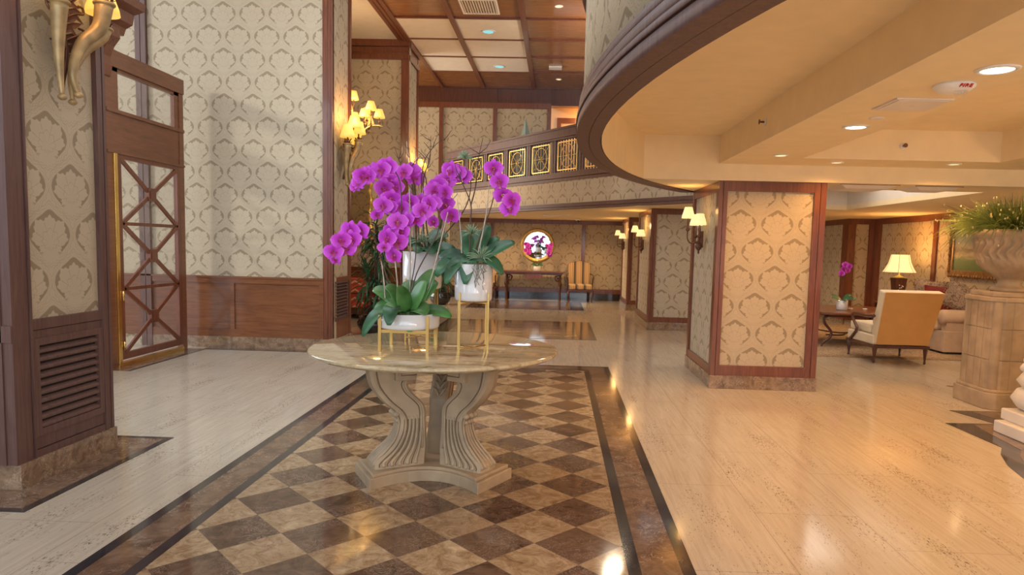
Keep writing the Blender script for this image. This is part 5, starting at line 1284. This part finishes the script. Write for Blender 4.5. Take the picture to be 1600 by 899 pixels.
def striped_chair():
    t = thing('striped_armchair', 'x', 'armchair', (0, 0, 0), 'striped armchairs beside the console')
    obj('seat', MB().prism([(-.34, -.36), (.34, -.36), (.30, .26), (-.30, .26)], .36, .50), 'stripe', t, bevel=.03)
    b = MB(); pr = [(-.31, .48), (.31, .48), (.33, 1.05), (.28, 1.12), (.14, 1.14), (0, 1.17), (-.14, 1.14), (-.28, 1.12), (-.33, 1.05)]
    b.prof(pr, (0, .24, 0), X_, (0, 0.12, .99), (0, 1, 0), 0, .10); obj('backrest', b, 'stripe', t, bevel=.02)
    obj('seat_rail', MB().prism([(-.35, -.37), (.35, -.37), (.31, .28), (-.31, .28)], .30, .365), 'wood_d', t, bevel=.01)
    for sx in (-1, 1):
        obj('armrest', MB().tube(bz([(sx * .32, .27, .78), (sx * .37, .1, .76), (sx * .38, -.12, .73), (sx * .37, -.22, .69), (sx * .35, -.16, .58), (sx * .34, -.12, .38)], 5), .02, 7), 'wood_d', t)
        obj('leg', MB().tube(bz([(sx * .32, -.33, .33), (sx * .34, -.37, .22), (sx * .31, -.35, .08), (sx * .33, -.38, .0)], 5), [.035 - .0012 * i for i in range(16)], 8), 'wood_d', t)
        obj('leg', MB().tube(bz([(sx * .28, .25, .33), (sx * .28, .28, .16), (sx * .28, .32, .0)], 5), .022, 7), 'wood_d', t)
    return t
sc = striped_chair(); sc.location = (0.68, 19.45, 0); sc['label'] = 'gold and grey striped armchair right of the console'; sc.rotation_euler = (0, 0, 0.05)
dup(sc, (-2.05, 19.45, 0), -0.1, label='gold and grey striped armchair left of the console, half hidden by the white pot')

# something tall and pale green on the mezzanine
tag(obj('glass_obelisk', MB().lathe([(.15, 2.94), (.15, 4.3), (.001, 4.86)], (-0.90, 18.0, 0), 4, smooth=False), plain('pale green glass', (.30, .38, .32), .1, coat=.5)), 'pale green pointed sculpture standing behind the mezzanine railing', 'sculpture')

# ================================================================== LOUNGE
tag(obj('oriental_rug', MB().box(3.9, 6.9, 10.28, 15.0, 0.0, 0.008).box(4.0, 6.8, 10.45, 14.8, .008, .010, 1), ['rugb', 'rug']), 'brown and beige oriental rug under the lounge furniture', 'rug')
t = thing('lounge_armchair', 'tan-backed cream armchair with wooden arms, seen from behind in the lounge', 'armchair', (4.92, 10.1, 0))
x0, x1 = 4.50, 5.33
obj('seat_base', MB().prism([(x0 + .03, 9.76), (x1 - .03, 9.76), (x1, 10.55), (x0, 10.55)], .26, .40), 'cream_fab', t, bevel=.02)
obj('seat_cushion', MB().prism([(x0 + .06, 9.92), (x1 - .06, 9.92), (x1 - .04, 10.58), (x0 + .04, 10.58)], .40, .54), 'cream_fab', t, bevel=.04)
b = MB(); b.hexa([(x0 + .05, 9.72, .27), (x1 - .05, 9.72, .27), (x1 - .05, 9.90, .27), (x0 + .05, 9.90, .27), (x0 + .02, 9.50, 1.03), (x1 + .02, 9.50, 1.03), (x1 + .02, 9.66, 1.06), (x0 + .02, 9.66, 1.06)])
obj('backrest', b, 'cream_fab', t, bevel=.02)
b = MB(); b.hexa([(x0 + .055, 9.708, .275), (x1 - .055, 9.708, .275), (x1 - .055, 9.72, .275), (x0 + .055, 9.72, .275), (x0 + .035, 9.488, 1.025), (x1 + .005, 9.488, 1.025), (x1 + .005, 9.50, 1.03), (x0 + .035, 9.50, 1.03)])
obj('tan_back_panel', b, 'tan_fab', t)
obj('back_cushion', MB().hexa([(x0 + .10, 9.88, .54), (x1 - .10, 9.88, .54), (x1 - .10, 10.0, .54), (x0 + .10, 10.0, .54), (x0 + .08, 9.66, 1.04), (x1 - .04, 9.66, 1.04), (x1 - .04, 9.78, 1.02), (x0 + .08, 9.78, 1.02)]), 'cream_fab', t, bevel=.03)
obj('frame_rail', MB().prism([(x0 + .02, 9.72), (x1 - .02, 9.72), (x1 + .01, 10.57), (x0 - .01, 10.57)], .22, .262), 'wood_d', t, bevel=.004)
for lx, ly in ((x0 + .06, 9.76), (x1 - .06, 9.76), (x0 + .03, 10.53), (x1 - .03, 10.53)):
    obj('leg', MB().lathe([(.014, .001), (.02, .02), (.014, .05), (.034, .2), (.036, .23)], (lx, ly, 0), 4, smooth=False), 'wood_d', t)
for s, xx in ((-1, x0 - .005), (1, x1 + .005)):
    obj('armrest', MB().tube(bz([(xx, 9.70, .68), (xx + .0, 9.95, .66), (xx - .01, 10.25, .67), (xx - .01, 10.37, .64), (xx, 10.34, .55), (xx, 10.22, .45), (xx, 10.32, .34), (xx, 10.45, .25)], 5), .022, 8), 'wood_d', t)
# coffee table with scrolled legs
t = thing('coffee_table', 'polished wooden coffee table with scrolled legs beyond the armchair', 'table', (5.1, 11.9, 0))
obj('top', MB().prism([(4.35, 11.25), (4.5, 11.12), (5.7, 11.12), (5.85, 11.25), (5.85, 12.6), (5.7, 12.75), (4.5, 12.75), (4.35, 12.6)], .545, .585), 'wood', t, bevel=.008)
obj('apron', MB().box(4.5, 5.7, 11.3, 12.6, .50, .545), 'wood_d', t)
for lx, ly, s in ((4.52, 11.35, -1), (5.68, 11.35, 1), (4.52, 12.5, -1), (5.68, 12.5, 1)):
    obj('leg', MB().tube(bz([(lx, ly, .52), (lx + s * .07, ly, .48), (lx + s * .05, ly, .38), (lx - s * .05, ly, .26), (lx - s * .04, ly, .16), (lx + s * .07, ly, .06), (lx + s * .10, ly, .012)], 6), .022, 8), 'wood_d', t)
obj('stretcher', MB().tube(bz([(4.5, 11.35, .2), (4.9, 11.7, .16), (5.1, 11.9, .18), (5.3, 11.7, .16), (5.68, 11.35, .2)], 6), .014, 6).tube(bz([(4.5, 12.5, .2), (4.9, 12.1, .16), (5.1, 11.9, .18), (5.3, 12.1, .16), (5.68, 12.5, .2)], 6), .014, 6), 'wood_d', t)
small_orchid('white potted pink orchid standing on the lounge coffee table', (4.89, 11.75, .585), .095, .165,
             [([(4.86, 11.75, 1.0), (4.90, 11.75, 1.3)], [(4.88, 11.7, 1.36), (4.95, 11.7, 1.33), (4.86, 11.72, 1.29), (4.93, 11.7, 1.26), (4.83, 11.7, 1.21)], .9)], .24)
for x in (5.1, 5.35):
    tag(obj('glass_coaster', MB().lathe([(.035, .586), (.04, .606), (.036, .606), (.03, .592)], (x, 11.9, 0), 14), 'cwhite'), ('left' if x < 5.2 else 'right') + ' one of two small glass dishes on the lounge coffee table', 'dish', 'glass dishes on the coffee table')
# sofa
t = thing('lounge_sofa', 'pink-beige skirted sofa with rolled arms against the lounge wall', 'sofa', (6.5, 11.85, 0))
obj('skirt', MB().box(6.14, 6.88, 10.86, 12.75, .03, .36), 'sofa_fab', t, bevel=.01)
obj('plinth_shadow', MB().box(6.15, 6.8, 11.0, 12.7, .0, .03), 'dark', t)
for k in range(2): obj('seat_cushion', MB().box(6.08, 6.72, 11.06 + .77 * k, 11.82 + .77 * k, .36, .55), 'sofa_fab', t, bevel=.05)
obj('backrest', MB().box(6.74, 6.93, 10.90, 12.72, .35, .88), 'sofa_fab', t, bevel=.07)
for y in (10.86, 12.60):
    m = MB().box(6.18, 6.80, y + .03, y + .17, .34, .54); m.lathe([(.02, 0), (.105, 0.0), (.115, .02), (.115, .68), (.1, .70)], (6.12, y + .10, .585), 20, axis=Vector((1, 0, 0)).to_track_quat('Z', 'Y').to_matrix())
    obj('arm', m, 'sofa_fab', t)
def cushion(name, label, c, w, h, d, ry, rz, mat, tilt=0.0, fr=False):
    m = MB(); n = 8; b0 = len(m.v)
    for sgn in (-1, 1):
        for i in range(n + 1):
            for j in range(n + 1):
                u = i / n * 2 - 1; v = j / n * 2 - 1; e = (1 - abs(u) ** 2.5) * (1 - abs(v) ** 2.5)
                k = 1 - .07 * (1 - abs(u)) * abs(v) ** 3 - .07 * (1 - abs(v)) * abs(u) ** 3
                m.add([(sgn * d * .5 * e ** .5, u * w / 2 * k, v * h / 2 * k)])
    N = (n + 1) ** 2
    for s in (0, 1):
        for i in range(n):
            for j in range(n):
                a = s * N + i * (n + 1) + j; q = [a, a + 1, a + n + 2, a + n + 1]; m.face(q if s else q[::-1], True)
    if fr:
        q = random.Random(1)
        for k in range(90):
            e = q.choice([0, 1, 2, 3]); f = q.uniform(-1, 1); p = [(w / 2, f * h / 2), (-w / 2, f * h / 2), (f * w / 2, h / 2), (f * w / 2, -h / 2)][e]; L = .03
            dd = Vector((q.uniform(-.02, .02), p[0], p[1])); m.tube([dd * .97, dd * 1.05, dd * 1.09], [.004, .005, .002], 3)
    o = obj(name, m, mat); o.location = c; o.rotation_euler = (tilt, ry, rz); return tag(o, label, 'cushion')
cushion('throw_pillow', 'brown paisley fringed pillow at the far end of the sofa, beside the lamp', (6.50, 12.05, .92), .50, .40, .16, -.2, .8, 'paisley', .1, True)
cushion('throw_pillow', 'dark red velvet pillow in the middle of the sofa', (6.40, 11.55, .82), .48, .46, .15, -.2, .75, 'red_fab', .05)
cushion('throw_pillow', 'brown paisley fringed pillow leaning diagonally on the near sofa arm', (6.46, 11.08, .88), .48, .44, .15, -.2, .8, 'paisley', .45, True)
# end table + lamp
t = thing('end_table', 'small dark end table under the lit lamp beyond the sofa', 'table', (6.45, 13.1, 0))
obj('top', MB().box(6.15, 6.78, 12.83, 13.40, .62, .65), 'wood', t, bevel=.004)
for lx in (6.2, 6.73):
    for ly in (12.88, 13.35): obj('leg', MB().box(lx - .02, lx + .02, ly - .02, ly + .02, .001, .62), 'wood_d', t)
def table_lamp(label, loc, e=30):
    x, y, z = loc; t = thing('table_lamp', label, 'table lamp', loc, 'table lamps in the lounge')
    b = MB().box(x - .10, x + .10, y - .10, y + .10, z + .001, z + .02)
    b.hexa([(x - .07, y - .07, z + .02), (x + .07, y - .07, z + .02), (x + .07, y + .07, z + .02), (x - .07, y + .07, z + .02), (x - .11, y - .11, z + .46), (x + .11, y - .11, z + .46), (x + .11, y + .11, z + .46), (x - .11, y + .11, z + .46)])
    body = obj('base', b, 'wood_d', t, bevel=.006)
    d = MB(); q = random.Random(4)
    for i in range(14):
        a = q.uniform(-.05, .05); zz = z + .24 + q.uniform(-.08, .10); d.ball((x + a, y - .098, zz), .012, 6, (1, .4, 1))
    obj('flower_motif', d, 'cwhite', body)
    obj('neck', MB().lathe([(.10, z + .46), (.11, z + .475), (.04, z + .50), (.012, z + .52), (.012, z + .60)], (x, y, 0), 20), 'gilt', t)
    obj('lamp_shade', MB().lathe([(.285, z + .57), (.24, z + .64), (.19, z + .75), (.155, z + .90), (.15, z + .90), (.186, z + .75), (.236, z + .64), (.28, z + .571)], (x, y, 0), 12), 'shade_c', t)
    r = MB()
    for k in range(6):
        a = 2 * PI * k / 6; r.tube([(x + math.cos(a) * rr, y + math.sin(a) * rr, z + zz) for rr, zz in ((.287, .57), (.242, .64), (.192, .75), (.157, .90))], .004, 4)
    obj('shade_ribs', r, 'horn', t)
    light('POINT', (x, y, z + .70), e, WARM, .07, name='table_lamp_bulb'); light('POINT', (x, y, z + .98), e * .7, WARM, .07, name='table_lamp_bulb')
table_lamp('lit table lamp with pleated cream bell shade behind the armchair', (6.48, 13.1, .651), 22)
t = thing('end_table', 'small end table at the near end of the sofa, behind the pedestal', 'table', (6.6, 10.4, 0))
obj('top', MB().box(6.35, 6.88, 10.15, 10.7, .52, .55), 'wood', t)
for lx in (6.4, 6.83):
    for ly in (10.2, 10.65): obj('leg', MB().box(lx - .02, lx + .02, ly - .02, ly + .02, .001, .52), 'wood_d', t)
# painting
t = thing('framed_painting', 'landscape painting in ornate carved gilt frame on the lounge wall behind the urn', 'painting', (6.93, 11.45, 1.75))
ya, yb, z0, z1 = 10.55, 12.22, 1.20, 2.12
m = MB()
m.box(6.88, 6.948, ya, ya + .12, z0, z1); m.box(6.88, 6.948, yb - .12, yb, z0, z1); m.box(6.88, 6.948, ya + .12, yb - .12, z0, z0 + .12); m.box(6.88, 6.948, ya + .12, yb - .12, z1 - .12, z1)
q = random.Random(6)
for i in range(90):
    f = i / 90 * 4; s = int(f); g = f - s
    p = [(ya + g * (yb - ya), z0 + .02), (yb - .02, z0 + g * (z1 - z0)), (yb - g * (yb - ya), z1 - .02), (ya + .02, z1 - g * (z1 - z0))][s]
    m.ball((6.875, p[0], p[1]), q.uniform(.018, .038), 7, (.7, 1, 1))
fr = obj('carved_frame', m, plain('old gilt wood', (.26, .13, .045), .4, .3, var=.4, vs=20), t)
o = obj('canvas', MB().box(-.005, .005, -(yb - ya) / 2 + .12, (yb - ya) / 2 - .12, -(z1 - z0) / 2 + .12, (z1 - z0) / 2 - .12), 'painting', None)
o.parent = t; o.location = Vector((6.90, (ya + yb) / 2, (z0 + z1) / 2)) - WL[t.name]

# ================================================================== URN ON PEDESTAL
ux, uy = 4.76, 7.31
t = thing('stone_pedestal', 'pale stone pedestal with clipped corners at the right edge, carrying the urn', 'pedestal', (ux, uy, 0))
def octo(w, c): return [(ux - w, uy - w + c), (ux - w + c, uy - w), (ux + w - c, uy - w), (ux + w, uy - w + c), (ux + w, uy + w - c), (ux + w - c, uy + w), (ux - w + c, uy + w), (ux - w, uy + w - c)]
m = MB().prism(octo(.345, .09), 0, .17); m.prism(octo(.33, .09), .17, .20)
obj('base_block', m, 'stone', t, bevel=.008)
m = MB()
for z0, z1 in ((.20, .50), (.505, .82), (.825, 1.10)): m.prism(octo(.30, .10), z0, z1)
m.prism(octo(.285, .10), .2, 1.1)
for sx in (-1, 1):
    for sy in (-1, 1):                                   # rounded corner shafts
        m.tube([(ux + sx * .235, uy + sy * .235, .2), (ux + sx * .235, uy + sy * .235, 1.10)], .05, 12)
for kx in (-.12, 0, .12):
    m.box(ux + kx - .003, ux + kx + .003, uy - .304, uy - .3, .2, 1.1); m.box(ux - .304, ux - .3, uy + kx - .003, uy + kx + .003, .2, 1.1)
obj('shaft', m, 'stone', t, bevel=.006)
obj('cap', MB().prism(octo(.32, .10), 1.10, 1.15).prism(octo(.28, .09), 1.15, 1.20), 'stone', t, bevel=.01)
t = thing('stone_urn', 'pale stone urn with wavy fluting on the pedestal', 'urn', (ux, uy, 1.20))
uz = 1.20
def wav(r, z, a, i):
    zz = z - uz
    if .34 < zz < .55: return r * (1 + .05 * math.cos(26 * (a + .10 * math.sin((zz - .34) / .21 * 2 * PI))))
    if .14 < zz <= .34: return r * (1 + .05 * math.cos(10 * a) * math.sin((zz - .14) / .2 * PI) + .02 * math.cos(30 * a + zz * 60))
    return r
prof = [(.001, 0), (.17, 0.0), (.175, .03), (.15, .045), (.115, .06), (.105, .10), (.12, .13), (.14, .14)] + [(.14 + .17 * math.sin(k / 8 * PI / 2), .15 + .19 * k / 8) for k in range(1, 9)] + [(.31 + .04 * k / 12, .34 + .21 * k / 12) for k in range(1, 13)] + [(.35, .56), (.375, .575), (.38, .60), (.375, .625), (.35, .64), (.33, .64), (.31, .60), (.001, .58)]
obj('bowl', MB().lathe([(r, uz + z) for r, z in prof], (ux, uy, 0), 208, fn=wav), 'stone', t)
gm = MB(); fh = MB(); q = random.Random(12)
for i in range(1900):
    a = q.uniform(0, 2 * PI); r0 = .30 * math.sqrt(q.random()); x, y = ux + r0 * math.cos(a), uy + r0 * math.sin(a)
    b = a + q.uniform(-.5, .5); lean = q.uniform(.02, .42) * (.3 + r0 / .3); H = q.uniform(.18, .44) * (1.1 - .35 * r0 / .3); droop = lean * q.uniform(.0, .9)
    path = [];
    for j in range(6):
        s = j / 5; path.append((x + math.cos(b) * lean * s * (.4 + .6 * s), y + math.sin(b) * lean * s * (.4 + .6 * s), uz + .60 + H * s - droop * s ** 3 * 1.1))
    gm.blade(path, [.0055, .0055, .005, .004, .003, .0008], (math.cos(b + 1.2), math.sin(b + 1.2), .2), .2)
    if q.random() < .16 and lean > .15:
        e = Vector(path[-1]); fh.ball(e, .007, 5, (1, 1, 1.8))
g = obj('ornamental_grass', gm, ['grassg'] if 'grassg' in M else plain('grass green', (.24, .30, .075), .6, var=.5, vs=5)); g2 = obj('seed_heads', fh, plain('pale seed heads', (.62, .55, .33), .8), g)
tag(g, 'bushy green grass with pale seed heads growing in the stone urn', 'grass plant', kind='stuff')
obj('urn_soil', MB().lathe([(.001, uz + .592), (.31, uz + .592)], (ux, uy, 0), 24), 'soil', t)

# white carved base at the right edge
t = thing('white_statue_base', 'white carved base with rounded lobes on stepped plinth at the right edge', 'sculpture', (4.38, 5.75, 0))
obj('plinth', MB().box(3.95, 4.75, 5.40, 6.12, .0045, .11).box(4.03, 4.70, 5.46, 6.16, .11, .21), 'plaster', t, bevel=.012)
m = MB()
for i, (r, z, cc) in enumerate(((.335, .31, .10), (.30, .47, .085))):
    m.lathe([(.02, z - cc), (r - .09, z - cc), (r - .03, z - cc * .75), (r + .02, z), (r - .02, z + cc * .75), (r - .09, z + cc), (.02, z + cc)], (4.40, 5.97, 0), 40)
m.lathe([(.30, .5), (.24, .56), (.2, .6), (.24, .66), (.2, .72), (.16, .76), (.19, .82), (.16, .9), (.12, 1.0), (.001, 1.02)], (4.40, 5.97, 0), 32)
obj('turned_lobes', m, 'plaster', t)
for k in range(14):
    a = 2 * PI * k / 14
    for rr, z in ((.27, .585), (.25, .655)): obj('bead', MB().ball((4.40 + rr * math.cos(a), 5.97 + rr * math.sin(a), z), .035, 10), 'plaster', t)

# lounge furniture stands on the rug pile
for n_ in ('lounge_armchair', 'coffee_table', 'lounge_sofa', 'end_table', 'end_table.001', 'small_orchid.001', 'table_lamp', 'glass_coaster', 'glass_coaster.001', 'throw_pillow', 'throw_pillow.001', 'throw_pillow.002', 'throw_pillow.003'):
    if n_ in bpy.data.objects: bpy.data.objects[n_].location.z += 0.0105
